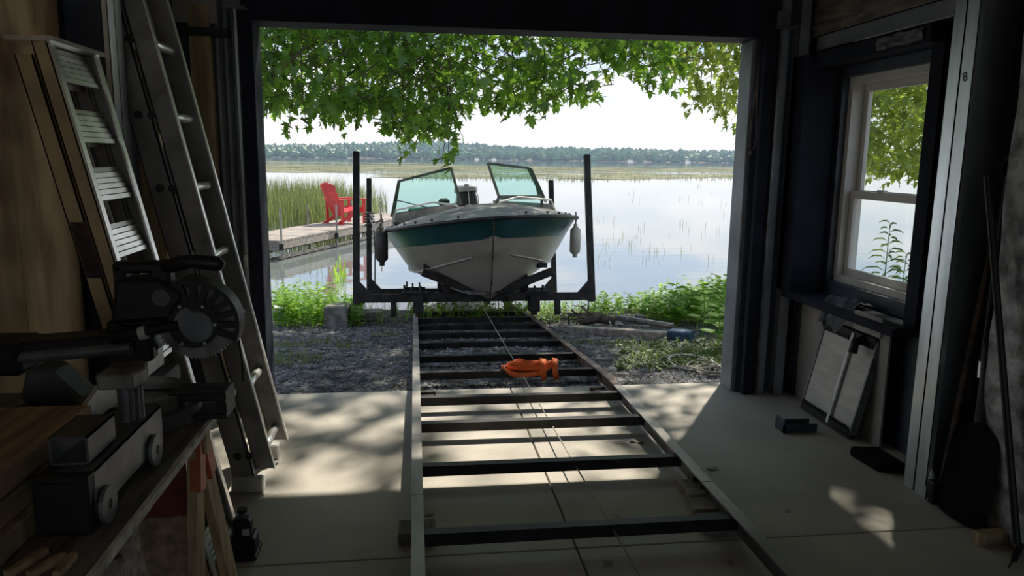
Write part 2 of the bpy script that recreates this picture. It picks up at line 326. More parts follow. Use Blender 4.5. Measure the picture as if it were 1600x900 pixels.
# ================================================================== GROUND, LAKE, FAR SHORE
GZ = [(4.6, -.03), (6.2, -.12), (7.8, -.30), (9.0, -.44), (9.9, -.52), (11, -.8), (14, -1.5), (20, -2.2), (60, -3)]
WATER = -.50
def gz(x, y):
    b = max(0, abs(x - .6) - 2.2)
    return interp(GZ, y) + (.03 * noise.noise((x*.8, y*.8, 0)) + min(.12, .05*b)) * min(1, max(0, (y - 4.7) / 1.0)) * (1 if y < 11 else 0)
g = MB(); ys = [4.70 + .15*i for i in range(45)] + [11.6, 13, 16, 24, 60]; xs = [-30, -16, -9] + [-6 + .2*i for i in range(75)] + [11, 18, 30]
for y in ys:
    for x in xs: g.v.append(V((x, y, gz(x, y))))
n = len(xs)
for i in range(len(ys) - 1):
    for j in range(n - 1): g.f.append([i*n+j, i*n+j+1, (i+1)*n+j+1, (i+1)*n+j])
S(tag(g.build('gravel_ground', 'gravel_bed', smooth=True), 'sloping dark gravel ground between doorway and lake', 'ground'))
for nm, x0, x1 in (('side_ground', 2.66, 30), ('side_ground', -30, -1.46)):
    S(tag(MB().grid(lambda u, v: (x0 + (x1 - x0)*u, -10 + 14.7*v, -.04), 8, 8).build(nm, 'earth'), 'bare earth beside the boathouse wall on the ' + ('window side' if x0 > 0 else 'ladder side'), 'ground'))
S(tag(MB().add([(-500, 8.5, WATER), (650, 8.5, WATER), (650, 520, WATER), (-500, 520, WATER)], [(0, 1, 2, 3)]).build('lake_water', 'water'), 'calm lake mirroring bright clouds', 'lake'))
# loose stones
st = MB(); random.seed(3)
def pebble(mb, c, r):
    pts = [(1,0,0),(-1,0,0),(0,1,0),(0,-1,0),(0,0,1),(0,0,-.6)]; a = R(0, 6.3); ca, sa = math.cos(a), math.sin(a); sx, sy, sz = R(.7, 1.4), R(.6, 1.1), R(.4, .8)
    vs = []
    for p in pts:
        x, y, z = p[0]*sx*r*R(.8, 1.2), p[1]*sy*r*R(.8, 1.2), p[2]*sz*r; vs.append((c[0] + x*ca - y*sa, c[1] + x*sa + y*ca, c[2] + z))
    mb.add(vs, [(0,2,4),(2,1,4),(1,3,4),(3,0,4),(2,0,5),(1,2,5),(3,1,5),(0,3,5)])
for i in range(26000):
    y = 4.74 + 4.4 * (R(0, 1) ** 1.5); x = R(-1.6, 3.6)
    pebble(st, (x, y, gz(x, y) + .004), R(.008, .021))
tag(st.build('loose_gravel', 'stone', fix=False), 'dark crushed stone gravel outside the doorway', 'gravel', kind='stuff')
# ================================================================== RAIL TRACK
RZ = [(1.0, .15), (4.40, .105), (4.70, .09), (7.8, -.19), (10.2, -.47), (13, -.95)]
GA = 1.25
tr = thing('rail_track', (GA/2, 4.5, 0), 'rusty steel boat rails with cross bars running from floor into lake', 'rail track')
for x, s in ((0., 1), (GA, -1)):
    for y0, y1 in ((1.0, 2.92), (2.925, 3.62), (3.625, 4.40), (4.405, 4.72), (4.725, 7.8), (7.8, 10.2), (10.2, 13)):
        z0, z1 = interp(RZ, y0), interp(RZ, y1); m = MB()
        m.beam((x - s*.018, y0, z0 - .05), (x - s*.018, y1, z1 - .05), .009, .095)
        m.build('rail_web', 'rust_steel' if y0 > 4 else 'mid_grey', tr)
        MB().beam((x, y0, z0 - .004), (x, y1, z1 - .004), .048, .008).build('rail_flange', 'rail_top' if s > 0 or y0 < 4 else 'rust_steel', tr)
for y in (1.9, 2.60, 3.24, 3.82, 4.27, 4.92, 5.55, 6.2, 6.75, 7.3, 7.9, 8.6):
    z = interp(RZ, y)
    MB().box((.0, y, z - .062), (GA, y + .045, z - .012)).build('cross_bar', 'black_steel', tr)
for x, sg in ((0., 1), (GA, -1)):
    for y_, l_ in ((4.60, .10), (4.54, .085)): MB().box((min(x + sg*.022, x + sg*(.022 + l_)), y_, 0), (max(x + sg*.022, x + sg*(.022 + l_)), y_ + .022, .022)).build('splice_plate', 'rust_steel', tr)
    for yy in (2.98, 3.06, 4.36, 4.45): MB().cyl((x - sg*.012, yy, interp(RZ, yy) - .05), (x + sg*.012, yy, interp(RZ, yy) - .05), .012, 6).build('bolt', 'rust_steel', tr)
for px, py, lab, sz in ((1103, 775, 'weathered wood offcut under the right rail, nearest the doorway', (.10, .16, .05)), (1120, 800, 'weathered wood offcut under the right rail, middle of three', (.13, .12, .045)),
                        (1140, 825, 'weathered wood offcut under the right rail, nearest the viewer', (.16, .10, .05))):
    p = atZ(px - 8, py, 0); tag(MB().cbox((p.x - .03, p.y, sz[2]/2), sz).build('wood_offcut', 'grey_wood', bev=.004), lab, 'wood block')
tag(MB().box((-.075, 2.74, 0), (.075, 2.86, .047)).build('wood_offcut', 'plank_dark', bev=.004), 'dark wood block propping up the left rail', 'wood block')
tag(MB().tube([(.767, 1.0, .128), (.68, 7.78, -.02)], .0035, 6).build('winch_cable', 'rope'), 'taut steel winch cable running down between the rails', 'cable')
# ================================================================== BOAT CRADLE
SL = math.atan(.150)
cr = thing('boat_cradle', (.655, 7.9, -.19), 'black steel cradle cart with four upright posts on the rails', 'boat cradle', rot=Matrix.Rotation(-SL, 3, 'X'))
def cbuild(mb, name, m, **k): return mb.build(name, m, cr, local=True, **k)
PX = 1.275; Y2 = 2.25                                          # half width between posts, rear frame distance
for y, hgt, z0 in ((0, 1.60, .20), (Y2, 1.58, .20)):
    cbuild(MB().box((-PX, y - .035, z0 - .045), (PX, y + .035, z0 + .045)), 'cross_beam', 'black_steel', bev=.004)
    for s in (-1, 1):
        c, sn = math.cos(SL), math.sin(SL)
        top = V((s*PX, y + sn*hgt, z0 + c*hgt)); bot = V((s*PX, y - .0, z0 - .06))
        po = cbuild(MB().beam(bot, top, .068, .068, (0, 1, 0)), 'post', 'black_steel', bev=.003)
        cbuild(MB().prism([(s*PX, y - .02, z0), (s*(PX - .20), y - .02, z0), (s*PX, y - .02, z0 + .22)], (0, .04, 0)), 'gusset', 'black_steel')
        cbuild(MB().box((s*.885 - .03, y - .03, z0 - .20), (s*.885 + .03, y + .03, z0)), 'side_bracket', 'black_steel') if y == 0 else None
        # wheels on the rails and their forks
        cbuild(MB().box((s*.625 - .055, y - .09, z0 - .16), (s*.625 + .055, y + .09, z0 + .02)), 'wheel_fork', 'black_steel', bev=.006)
        cbuild(MB().cyl((s*.625 - .03, y, .07), (s*.625 + .03, y, .07), .07, 20), 'wheel', 'rust_steel')
        cbuild(MB().box((s*.66 - .14, y - .05, z0 + .045), (s*.66 + .14, y + .05, z0 + .065)), 'clamp_plate', 'black_steel')
        for bx in (-.11, -.03, .06): cbuild(MB().cyl((s*.66 + bx, y - .03, z0 + .06), (s*.66 + bx, y - .03, z0 + .115 + .03*abs(bx)*8), .013, 6), 'bolt', 'black_steel')
for s in (-1, 1):
    cbuild(MB().box((s*.36 - .03, -.1, .155), (s*.36 + .03, Y2 + .1, .205)), 'side_beam', 'black_steel')
    for y in (.05, Y2 - .1):
        cbuild(MB().beam((s*.42 + .1, y, .22), (s*.42 + .1, y, .46), .075, .075, (0, 1, 0)), 'bunk_upright', 'black_steel')
        cbuild(MB().beam((s*.155 + .12, y - .1, .27), (s*.70 + .12, y - .1, .475), .10, .085, (0, 0, 1)), 'bunk_arm', 'black_steel', bev=.006)
    cbuild(MB().beam((s*.62 + .1, -.04, .54), (s*.62 + .1, Y2 + .2, .54), .10, .05), 'bunk_rail', 'black', bev=.006)
cbuild(MB().box((-.04, -.16, .245), (.28, .05, .275)), 'keel_pad', 'black_steel')
cbuild(MB().beam((.0, -.25, .25), (-.16, .35, .30), .18, .03), 'keel_plank', 'mid_grey')
# ================================================================== BOAT
bt_rot = Matrix.Rotation(-.075, 3, 'X') @ Matrix.Rotation(math.radians(-4.0), 3, 'Y')
bt = thing('motorboat', (.79, 6.85, .075), 'white runabout with teal band and open windshield on the cradle', 'boat', rot=bt_rot)
LB = 4.9
def t1(y, L): return max(0., min(1., y / L))
def hb(y): return 1.10 * (1 - (1 - t1(y, 1.7))**2)**.58 * (1 - .06*max(0, (y - 3)/1.9))
def zs(y): return .80 + .09 * (1 - t1(y, 1.8))**1.5
def zk(y): return -.085 + .975 * (1 - t1(y, 1.3))**1.6
def cb(y): return .82 * (1 - (1 - t1(y - .25, 1.7))**2)**1.0 if y > .25 else 0
def zc(y): return max(.31 + .30 * (1 - t1(y, 1.5))**1.3, zk(y))
BAND = .205
def prof(y):
    k = zk(y); pts = [(0, k)]; c = (cb(y), zc(y)); s = (hb(y), zs(y))
    def side(z):
        z0 = c[1]; f = max(0, min(1, (z - z0) / max(1e-3, s[1] - z0))); return c[0] + (s[0] - c[0]) * (f ** .95)
    pts.append((c[0]*.5, k + (c[1]-k)*.46)); pts.append(c); zb = max(s[1] - BAND, k + .001)
    pts.append((side((c[1] + zb)/2) if zb > c[1] else c[0], max((c[1] + zb)/2, k)))
    pts.append((side(zb) , zb)); pts.append((side(s[1] - .03), s[1] - .03)); pts.append(s); return pts
sta = [0, .02, .05, .1, .16, .24, .34, .46, .6, .75, .92, 1.1, 1.3, 1.55, 1.85, 2.2, 2.7, 3.3, 4.0, LB]
def strip(i0, i1, m, name, sides=(-1, 1)):
    b = MB()
    for s in sides:
        base = len(b.v); w = i1 - i0 + 1
        for y in sta:
            for p in prof(y)[i0:i1 + 1]: b.v.append(V((s*p[0], y, p[1])))
        for i in range(len(sta) - 1):
            for j in range(w - 1): q = base + i*w + j; b.f.append([q, q + w, q + w + 1, q + 1])
    return b.build(name, m, bt, smooth=True, local=True)
strip(0, 4, 'hull_white', 'hull_bottom'); strip(4, 5, 'hull_teal', 'hull_band')
rub = MB()
for s in (-1, 1): rub.tube([(s*(hb(y) + .004), y - .004, zs(y) - .018) for y in sta], .02, 8)
rub.build('rub_rail', 'black', bt, smooth=True, local=True)
# spray rails, chine line
for s in (-1, 1):
    MB().tube([(s*(cb(y) + .004), y, zc(y) - .002) for y in sta[7:]], .010, 6).build('chine_rail', 'hull_white', bt, smooth=True, local=True)
MB().tube([(0, y - .003, zk(y) - .003) for y in sta[:14]], .007, 6).build('stem_strip', 'rust_steel', bt, smooth=True, local=True)
tb = MB(); p = prof(LB); tb.add([(-a, LB, b) for a, b in p] + [(a, LB, b) for a, b in p[::-1]], [list(range(2*len(p)))]); tb.build('transom', 'hull_white', bt, local=True)
MB().tube([(0, .62, zk(.62) - .012), (0, .66, zk(.66) - .03), (0, .70, zk(.7) - .016)], .010, 6).build('bow_eye', 'rust_steel', bt, local=True)
# foredeck canvas rising to the windshield foot
dk = MB()
def deck(u, v):
    y = .0 + 2.1 * (u ** 1.3); w = (v - .5) * 2; return (w * hb(y) * .995, y, zs(y) + .19 * (1 - abs(w)**1.8) * min(1, y / .9))
dk.grid(deck, 20, 24); dk.build('bow_cover', 'deck_canvas', bt, smooth=True, local=True)
for s in (-1, 1):
    for k in range(8):
        y = .12 + .22*k; MB().cyl((s*(hb(y)*.93), y, zs(y) + .012), (s*(hb(y)*.93), y, zs(y) + .034), .011, 8).build('snap', 'black', bt, local=True)
    gw = MB(); gw.grid(lambda u, v: (s*hb(2.05 + (LB - 2.05)*u)*(1 - .2*v), 2.05 + (LB - 2.05)*u, zs(2.1) + .03*math.sin(v*math.pi)), 10, 4); gw.build('gunwale', 'deck_canvas', bt, smooth=True, local=True)
    MB().box((s*.84 - .01, 2.1, .3), (s*.84 + .01, LB, .8)).build('cockpit_side', 'hull_white', bt, local=True)
    # windshield foot and cleats, grab rail
    MB().prism([(s*.22, 2.03, .90), (s*1.0, 2.38, .80), (s*1.0, 2.38, .97), (s*.22, 2.03, 1.06)], (0, .05, 0)).build('windshield_foot', 'deck_canvas', bt, local=True)
    MB().tube([(s*.20, 1.62, .98), (s*.26, 1.70, 1.03), (s*.50, 1.86, 1.08), (s*.94, 2.15, 1.02), (s*1.0, 2.2, .87)], .012, 8).build('grab_rail', 'light_grey', bt, smooth=True, local=True)
    MB().box((s*.94 - .03, 1.95, .80), (s*.94 + .03, 2.0, .88)).build('cleat', 'black', bt, local=True)
MB().box((-.84, 2.1, .28), (.84, LB, .30)).build('cockpit_floor', 'deck_canvas', bt, local=True)
MB().box((-.84, LB - .12, .3), (.84, LB, .82)).build('transom_deck', 'deck_canvas', bt, local=True)
for x in (.05, .16, -.1): MB().cbox((x, 1.72, 1.0), (.07, .08, .05)).build('vent', 'black' if x < .1 and x > 0 else 'deck_canvas', bt, bev=.008, local=True)
# windshield: two fixed front panes, open middle, side wings
def pane(cor, name='windshield', t=.016):
    f = MB(); c = [V(p) for p in cor]
    for a, b in zip(c, c[1:] + c[:1]): f.beam(a, b, t*1.9, t*1.9, (0, 1, 0))
    fo = f.build(name, 'frame_green', bt, local=True)
    nrm = (c[1] - c[0]).cross(c[2] - c[0]).normalized() * .002
    MB().add([p - nrm for p in c] + [p + nrm for p in c], [(3,2,1,0),(4,5,6,7),(0,1,5,4),(1,2,6,5),(2,3,7,6),(3,0,4,7)] if len(c) == 4 else [(2,1,0),(3,4,5),(0,1,4,3),(1,2,5,4),(2,0,3,5)]).build('pane', 'teal_glass', fo, local=True)
pane([(-.17, 2.05, 1.05), (-.98, 2.40, .97), (-.88, 2.62, 1.38), (-.24, 2.38, 1.49)])
pane([(.29, 2.05, 1.10), (.85, 2.28, 1.07), (.74, 2.52, 1.44), (.22, 2.38, 1.52)])
pane([(.87, 2.30, 1.06), (1.05, 3.15, 1.01), (.78, 2.56, 1.43)], 'side_wing')
MB().beam((.89, 2.72, 1.04), (.85, 2.72, 1.28), .018, .018, (0, 1, 0)).build('wing_strut', 'frame_green', bt, local=True)
pane([(-1.0, 2.42, .97), (-1.03, 3.2, .95), (-.89, 2.64, 1.38)], 'side_wing')
pane([(.25, 2.06, .96), (.85, 2.3, .94), (.85, 2.3, 1.05), (.28, 2.06, 1.08)], 'lower_panel')
MB().beam((-.93, 2.34, 1.14), (-.58, 2.16, 1.03), .012, .012).build('wiper', 'black', bt, local=True)
for x in (-.42, .48):
    MB().box((x - .24, 2.9, .5), (x + .24, 3.02, .98)).build('seat_back', 'teal_seat', bt, bev=.03, local=True)
    MB().box((x - .24, 2.5, .3), (x + .24, 2.95, .55)).build('seat', 'teal_seat', bt, bev=.03, local=True)
MB().box((-.80, 2.45, .84), (-.25, 2.75, 1.04)).build('dashboard', 'teal_seat', bt, bev=.02, local=True)
MB().cbox((-.35, 2.5, 1.08), (.14, .1, .1)).build('compass', 'black', bt, bev=.03, local=True)
om = thing('outboard_motor', (0, 0, 0), 'black outboard motor with grey cowl at the stern of the boat', 'outboard motor')
om.matrix_local = WM[bt.name] @ Matrix.Translation((.11, LB, .90)); WM[om.name] = om.matrix_local.copy()
def cowl(z0, z1, w, d, taper):
    b = MB(); n = 16
    rings = [(z0, 1), (z0 + (z1 - z0)*.6, .97), (z0 + (z1 - z0)*.88, .86), (z1, taper)]
    for z, k in rings:
        for i in range(n):
            a = 2*math.pi*i/n; cx, sy = math.cos(a), math.sin(a)
            b.v.append(V((w/2*k*math.copysign(abs(cx)**.5, cx), .18 + d/2*k*math.copysign(abs(sy)**.5, sy), z)))
    for r in range(len(rings) - 1):
        for i in range(n): j = (i+1) % n; b.f.append([r*n+i, r*n+j, (r+1)*n+j, (r+1)*n+i])
    b.f.append(list(range(n))[::-1]); b.f.append([(len(rings)-1)*n + i for i in range(n)]); return b
cowl(.02, .36, .36, .46, .9).build('cowl', 'black', om, smooth=True, local=True)
cowl(.355, .46, .37, .47, .55).build('cowl_cap', 'cowl_grey', om, smooth=True, local=True)
MB().box((-.035, -.075, .36), (.035, -.045, .47)).build('latch', 'cowl_grey', om, local=True)
for s in (-1, 1): MB().tube([(s*.165, -.06, .02), (s*.172, -.065, .25), (s*.14, -.05, .40)], .008, 6).build('trim_strip', 'light_grey', om, local=True)
MB().tube([(.03, -.068, .02), (.02, -.07, .4)], .006, 6).build('cable', 'light_grey', om, local=True)
MB().box((-.09, .04, -.75), (.09, .3, .03)).build('leg', 'black', om, local=True, bev=.02)
MB().box((-.02, .02, -.95), (.02, .36, -.7)).build('skeg', 'black', om, local=True)
# fenders
def fender(p, h, r, m, lab):
    o = thing('boat_fender', p, lab, 'fender')
    MB().tube([(0,0,0), (0,0,h*.08), (0,0,h*.09), (0,0,h*.17), (0,0,h*.5), (0,0,h*.82), (0,0,h*.90), (0,0,h*.91), (0,0,h)], [r*.42, r*.42, r*.5, r, r*1.02, r, r*.55, r*.4, r*.35], 14).build('body', m, o, smooth=True, local=True)
    MB().tube([(0, 0, h), (.005, 0, h + .06), (0, .01, h + .13)], .008, 6).build('rope', 'rope', o, local=True)
fender(atY(898, 402, 8.05), .37, .058, 'fender_white', 'white rubber fender hanging on the right side of the boat')
fender(atY(597, 415, 8.05), .42, .066, 'fender_dark', 'dark worn fender hanging on the left side of the boat')
rp = MB(); a0, b0 = atY(577, 333, 10.1), atY(598, 343, 8.4)
rp.tube([a0, (a0 + b0)/2 + V((0, 0, -.08)), b0], .010, 6); rp.tube([a0 - V((0, 0, .06)), (a0 + b0)/2 + V((0, 0, -.2)), b0 - V((0, 0, .02))], .010, 6)
for k in range(5): rp.ring(a0 + V((.0, 0, -.16 + .04*k)), (0, 0, 1), .052, .068, .022, 14)
rp.tube([a0 + V((.06, -.06, -.15)), a0 + V((.07, -.07, -.5)), a0 + V((.06, -.06, -.95))], .009, 6)
tag(rp.build('mooring_rope', 'black', smooth=True), 'dark mooring rope tied from the boat to a rear cradle post', 'rope')
# ================================================================== OUTSIDE ITEMS
# orange ratchet strap on a cross bar
sp = thing('ratchet_strap', (.78, 4.95, .05), 'bright orange tow strap bundled over a cross bar', 'strap')
def ribbon(pts, w, t=.004, upv=(0, 0, 1)):
    b = MB(); pts = [V(p) for p in pts]; n = len(pts)
    for i, p in enumerate(pts):
        d = (pts[min(i+1, n-1)] - pts[max(i-1, 0)]).normalized(); a = d.cross(V(upv))
        a = a.normalized() if a.length > 1e-3 else V((1, 0, 0)); nn = a.cross(d)
        for i2, j2 in ((-1,-1),(1,-1),(1,1),(-1,1)): b.v.append(p + a*(w/2*i2) + nn*(t/2*j2))
    for i in range(n - 1):
        for k in range(4): k2 = (k+1) % 4; b.f.append([i*4+k, i*4+k2, (i+1)*4+k2, (i+1)*4+k])
    b.f.append([0,1,2,3]); b.f.append([(n-1)*4+k for k in range(4)][::-1]); return b
zb = .068
for k in range(5):
    b = MB(); ex = .185 - .024*k; ey = .105 - .017*k; n_ = 28; hh = .034
    for i in range(n_):
        th = 2*math.pi*i/n_; rr = 1 + .10*math.sin(2*th + k*1.9) + .05*math.sin(5*th + k); lean_ = .012*math.sin(th*3 + k)
        x_ = .775 + .02*math.sin(k*2.3) + ex*rr*math.cos(th); y_ = 4.99 + ey*rr*math.sin(th); z_ = zb - .045 + .016*math.sin(th + k*1.4) + .006*k + .045*math.exp(-((y_ - 4.945)/.05)**2)
        b.v += [V((x_, y_, z_)), V((x_ + lean_, y_ + .004, z_ + hh)), V((x_ + lean_ + .003*math.cos(th), y_ + .004 + .003*math.sin(th), z_ + hh)), V((x_ + .003*math.cos(th), y_ + .003*math.sin(th), z_))]
    for i in range(n_):
        j = (i + 1) % n_
        for q in range(4): q2 = (q + 1) % 4; b.f.append([i*4+q, j*4+q, j*4+q2, i*4+q2])
    b.build('strap_loop', 'orange', sp, smooth=True)
for x0 in (.86, .945):
    ribbon([(x0 + .02, 5.0, zb + .05), (x0 + .01, 4.94, zb + .06), (x0, 4.90, zb + .04), (x0 + .005, 4.895, zb - .02), (x0 + .015, 4.90, zb - .075)], .042, .003, (0, -.5, .86)).build('strap_tail', 'orange', sp, smooth=True)
MB().cbox((.63, 4.99, zb - .01), (.045, .05, .035)).build('buckle', 'grey_steel', sp)
# concrete stump, pavers, timber with blue cap, driftwood, hoses
p = atZ(527, 503, -.27)
cs = MB(); cs.prism([(p.x - .13, p.y - .12, p.z - .05), (p.x + .12, p.y - .13, p.z - .05), (p.x + .14, p.y + .1, p.z - .05), (p.x - .1, p.y + .13, p.z - .05)], (.0, 0, .24))
tag(cs.build('concrete_block', 'concrete_block', bev=.012), 'squat dark concrete block by the left edge of the gravel', 'concrete block')
p = atZ(578, 490, -.30); tag(MB().box((p.x - .12, p.y - .1, p.z - .03), (p.x + .14, p.y + .12, p.z + .035)).build('paver', 'concrete_block', bev=.006), 'flat paving stone beside the cradle post', 'paver')
p = atZ(437, 490, -.2); tag(MB().box((p.x - .12, p.y - .1, p.z - .05), (p.x + .06, p.y + .1, p.z + .08)).build('paver', 'light_grey', bev=.006), 'pale stone block at the foot of the left door jamb', 'paver')
q0, q1 = atZ(880, 521, -.24), atZ(1050, 533, -.16)
tm = thing('timber_beam', q0, 'long weathered timber lying on the gravel with a blue cap', 'timber')
MB().beam(q0 + V((0, 0, .035)), q1 + V((0, 0, .035)), .10, .10).build('beam', 'grey_wood', tm, bev=.006)
dq = (q1 - q0).normalized()
MB().beam(q1 - dq*.03 + V((0, 0, .04)), q1 + dq*.19 + V((0, 0, .04)), .14, .135).build('blue_cap', 'blue_cap', tm, bev=.012)
r0, r1 = atZ(965, 505, -.22), atZ(1055, 520, -.14)
tag(MB().tube([r0 + V((0, .05, .05)), r1 + V((0, .06, .05))], .03, 10).build('metal_pipe', 'scuffed'), 'grey metal pipe lying behind the weathered timber', 'pipe')
p = atZ(1003, 508, -.25); m = MB(); m.box((p.x - .05, p.y, p.z), (p.x + .04, p.y + .1, p.z + .10)); m.box((p.x - .19, p.y + .02, p.z), (p.x - .05, p.y + .1, p.z + .05)); tag(m.build('wood_scrap', 'plank_dark', bev=.004), 'dark wood scrap standing behind the metal pipe', 'wood scrap')
random.seed(5); dw = MB(); p = atZ(935, 510, -.28)
dw.tube([p + V((-.20, 0, .08)), p + V((0, .02, .09)), p + V((.18, 0, .05))], [.07, .06, .04], 10)
for k in range(16):
    a = p + V((R(-.22, -.05), R(-.05, .05), R(.06, .14))); b = a + V((R(-.16, .02), R(-.08, .08), R(-.02, .16))); c = b + V((R(-.12, .06), R(-.08, .08), R(-.16, .05)))
    dw.tube([a, b, c], [.012, .008, .004], 5)
tag(dw.build('driftwood_root', 'bark', smooth=True), 'tangled driftwood root lying beyond the timber', 'driftwood')
p = atZ(945, 520, -.22); tag(MB().tube([p + V((.06, .05, .10)), p + V((.05, -.03, .09)), p + V((.02, -.07, .03)), p + V((-.06, -.09, .0))], .011, 6).build('rope_end', 'rope', smooth=True), 'pale rope end looped over the timber', 'rope')
def hose(cpx, cpy, n, rx, ry, lab, m, r=.008, seed=1):
    random.seed(seed); c = atZ(cpx, cpy, -.07); pts = []
    for i in range(n*12 + 1):
        th = 2*math.pi*i/12; k = i/12; pts.append(V((c.x + (rx + .03*math.sin(k*2.1 + seed))*math.cos(th) + .05*math.sin(k*1.3), c.y + ry*math.sin(th) + .03*math.cos(k*1.7), gz(c.x, c.y) + .02 + .012*k + .012*math.sin(th*1.5 + k))))
    tag(MB().tube(pts, r, 6).build('cable_coil', m, smooth=True), lab, 'cable')
hose(1070, 570, 2, .20, .20, 'pale hose looped on the grass near the right jamb', 'hose', .009, 1)
hose(1108, 586, 4, .14, .12, 'grey cable coil lying against the right door jamb', 'rope', .007, 4)
# dock
Dk = -.12; dA = V((-2.56, 14.67, Dk)); dd = V((.367, .930, 0)); dn = V((-.930, .367, 0)); DL, DW = 7.5, 1.2
dk = thing('boat_dock', dA, 'grey plank dock with thin metal posts over the water', 'dock')
pw = .145; pl = None
for i in range(int(DL / pw)):
    a = dA + dd*(i*pw + .006); b = dA + dd*(i*pw + pw - .006); j = R(-.004, .004)
    MB().prism([a + V((0, 0, j)), b + V((0, 0, j)), b + dn*DW + V((0, 0, j)), a + dn*DW + V((0, 0, j))], (0, 0, -.035)).build('plank', 'grey_wood', dk)
for off in (.02, DW - .02):
    MB().beam(dA + dn*off + V((0, 0, -.11)), dA + dn*off + dd*DL + V((0, 0, -.11)), .04, .13).build('stringer', 'grey_wood', dk)
    MB().beam(dA + dn*off + V((0, 0, -.33)), dA + dn*off + dd*DL + V((0, 0, -.33)), .05, .06).build('lower_rail', 'plank_dark', dk)
MB().beam(dA + V((0, 0, -.12)), dA + dn*DW + V((0, 0, -.12)), .05, .16).build('end_board', 'plank_dark', dk)
for t, off, h in ((.0, -.04, .62), (2.25, -.04, .55), (4.6, -.04, .5), (.9, DW + .04, .5), (3.3, DW + .04, .45), (5.6, DW + .04, .45)):
    b = dA + dd*t + dn*off; MB().tube([b + V((0, 0, -1.6)), b + V((0, 0, h))], .02, 8).build('dock_post', 'alu_dull', dk)
    MB().cbox(b + V((0, 0, -.12)), (.07, .07, .12)).build('post_bracket', 'black_steel', dk)
# red Adirondack chair on the dock
ch_p = atZ(536, 349, Dk); 
ac = thing('adirondack_chair', ch_p, 'red slatted adirondack chair standing on the dock', 'chair', rot=Matrix.Rotation(math.radians(40), 3, 'Z'))
def ab(mb, nm): return mb.build(nm, 'red_chair', ac, local=True)
# local: +x = facing direction (toward the lake, right), y = across, z up
for s in (-1, 1):
    ab(MB().prism([(-.42, s*.27 - .012, .0), (-.30, s*.27 - .012, .0), (.42, s*.27 - .012, .30), (.42, s*.27 - .012, .40), (.30, s*.27 - .012, .40)], (0, .025, 0)), 'side_rail')
    ab(MB().box((.36, s*.31 - .012, 0), (.44, s*.31 + .012, .58)), 'leg')
    ab(MB().box((-.26, s*.31 - .012, .0), (-.19, s*.31 + .012, .58)), 'leg')
    ab(MB().prism([(-.32, s*.33 - .06, .58), (.50, s*.33 - .07, .58), (.52, s*.33, .58), (.50, s*.33 + .07, .58), (-.32, s*.33 + .04, .58)], (0, 0, .022)), 'armrest')
for k in range(6):
    x = -.10 + .088*k; z = .235 + .40*(x + .10)*.42; ab(MB().beam((x, -.27, z + .05), (x, .27, z + .05), .075, .02, (-.3, 0, 1)), 'seat_slat')
for k in range(6):
    y = -.225 + .09*k; hgt = .92 - .32*abs(y)**1.3*1.6
    ab(MB().beam((-.12, y*.85, .20), (-.12 - .36*hgt, y*1.12, .20 + .86*hgt), .082, .02, (1, 0, .4)), 'back_slat')
ab(MB().beam((-.235, -.30, .50), (-.235, .30, .50), .03, .06), 'back_brace'); ab(MB().beam((-.36, -.22, .82), (-.36, .22, .82), .025, .05), 'back_brace')
# ================================================================== LEFT SIDE OF THE ROOM
LEAN = -.213
def LP(x, y, z): return V((x + LEAN*z, y, z))
# extension ladder: base section with rubber feet, fly section in front
el = thing('extension_ladder', (-.71, 3.48, 0), 'tall aluminium extension ladder leaning beside the doorway', 'ladder')
def channel(mb, x0, x1, y, s, z0, z1, t=.004, fl=.022, lean=None):
    L = LEAN if lean is None else lean
    P = lambda x, yy, z: V((x + L*z, yy, z))
    def slab(xa, xb, ya, yb): mb.add([P(xa,ya,z0),P(xb,ya,z0),P(xb,yb,z0),P(xa,yb,z0),P(xa,ya,z1),P(xb,ya,z1),P(xb,yb,z1),P(xa,yb,z1)], [(3,2,1,0),(4,5,6,7),(0,1,5,4),(1,2,6,5),(2,3,7,6),(3,0,4,7)])
    slab(x0, x1, min(y, y + s*t), max(y, y + s*t)); a, b = min(y, y + s*fl), max(y, y + s*fl)
    slab(x0, x0 + t, a, b); slab(x1 - t*1.6, x1, a, b); return mb
for y, s in ((3.30, -1), (3.68, 1)):
    channel(MB(), -.805, -.712, y, -s if s < 0 else -1, .05, 2.28).build('base_rail', 'alu_dull', el)
    channel(MB(), -.702, -.618, y + .012*(-s), -s if s < 0 else -1, .10, 2.28).build('fly_rail', 'alu_dull', el)
    e = MB(); e.beam(LP(-.618, y - .012*s, .10), LP(-.618, y - .012*s, 2.28), .022, .006, (1, 0, 0)); e.build('rail_edge', 'alu', el)
    MB().box((-.825, y - .03, 0), (-.685, y + .03, .075)).build('foot', 'light_grey', el, bev=.006)
    for k in range(7):
        z = .167 + .297*k
        for xx in (-.76, -.71): MB().cyl(LP(xx, y + (-.008 if s < 0 else .002), z), LP(xx, y + (-.001 if s < 0 else .010), z), .017, 10).build('rung_end', 'black', el)
for k in range(7):
    z = .167 + .297*k
    MB().tube([LP(-.66, 3.315, z), LP(-.66, 3.665, z)], .019, 10).build('rung', 'alu', el, smooth=True)
    MB().tube([LP(-.76, 3.305, z), LP(-.76, 3.675, z)], .017, 10).build('rung', 'alu_dull', el, smooth=True)
a = LP(-.605, 3.30, .93); MB().prism([a + V((0, -.02, 0)), a + V((.06, -.02, -.14)), a + V((.03, -.02, -.22)), a + V((-.03, -.02, -.12))], (0, .02, 0)).build('rung_lock', 'black', el)
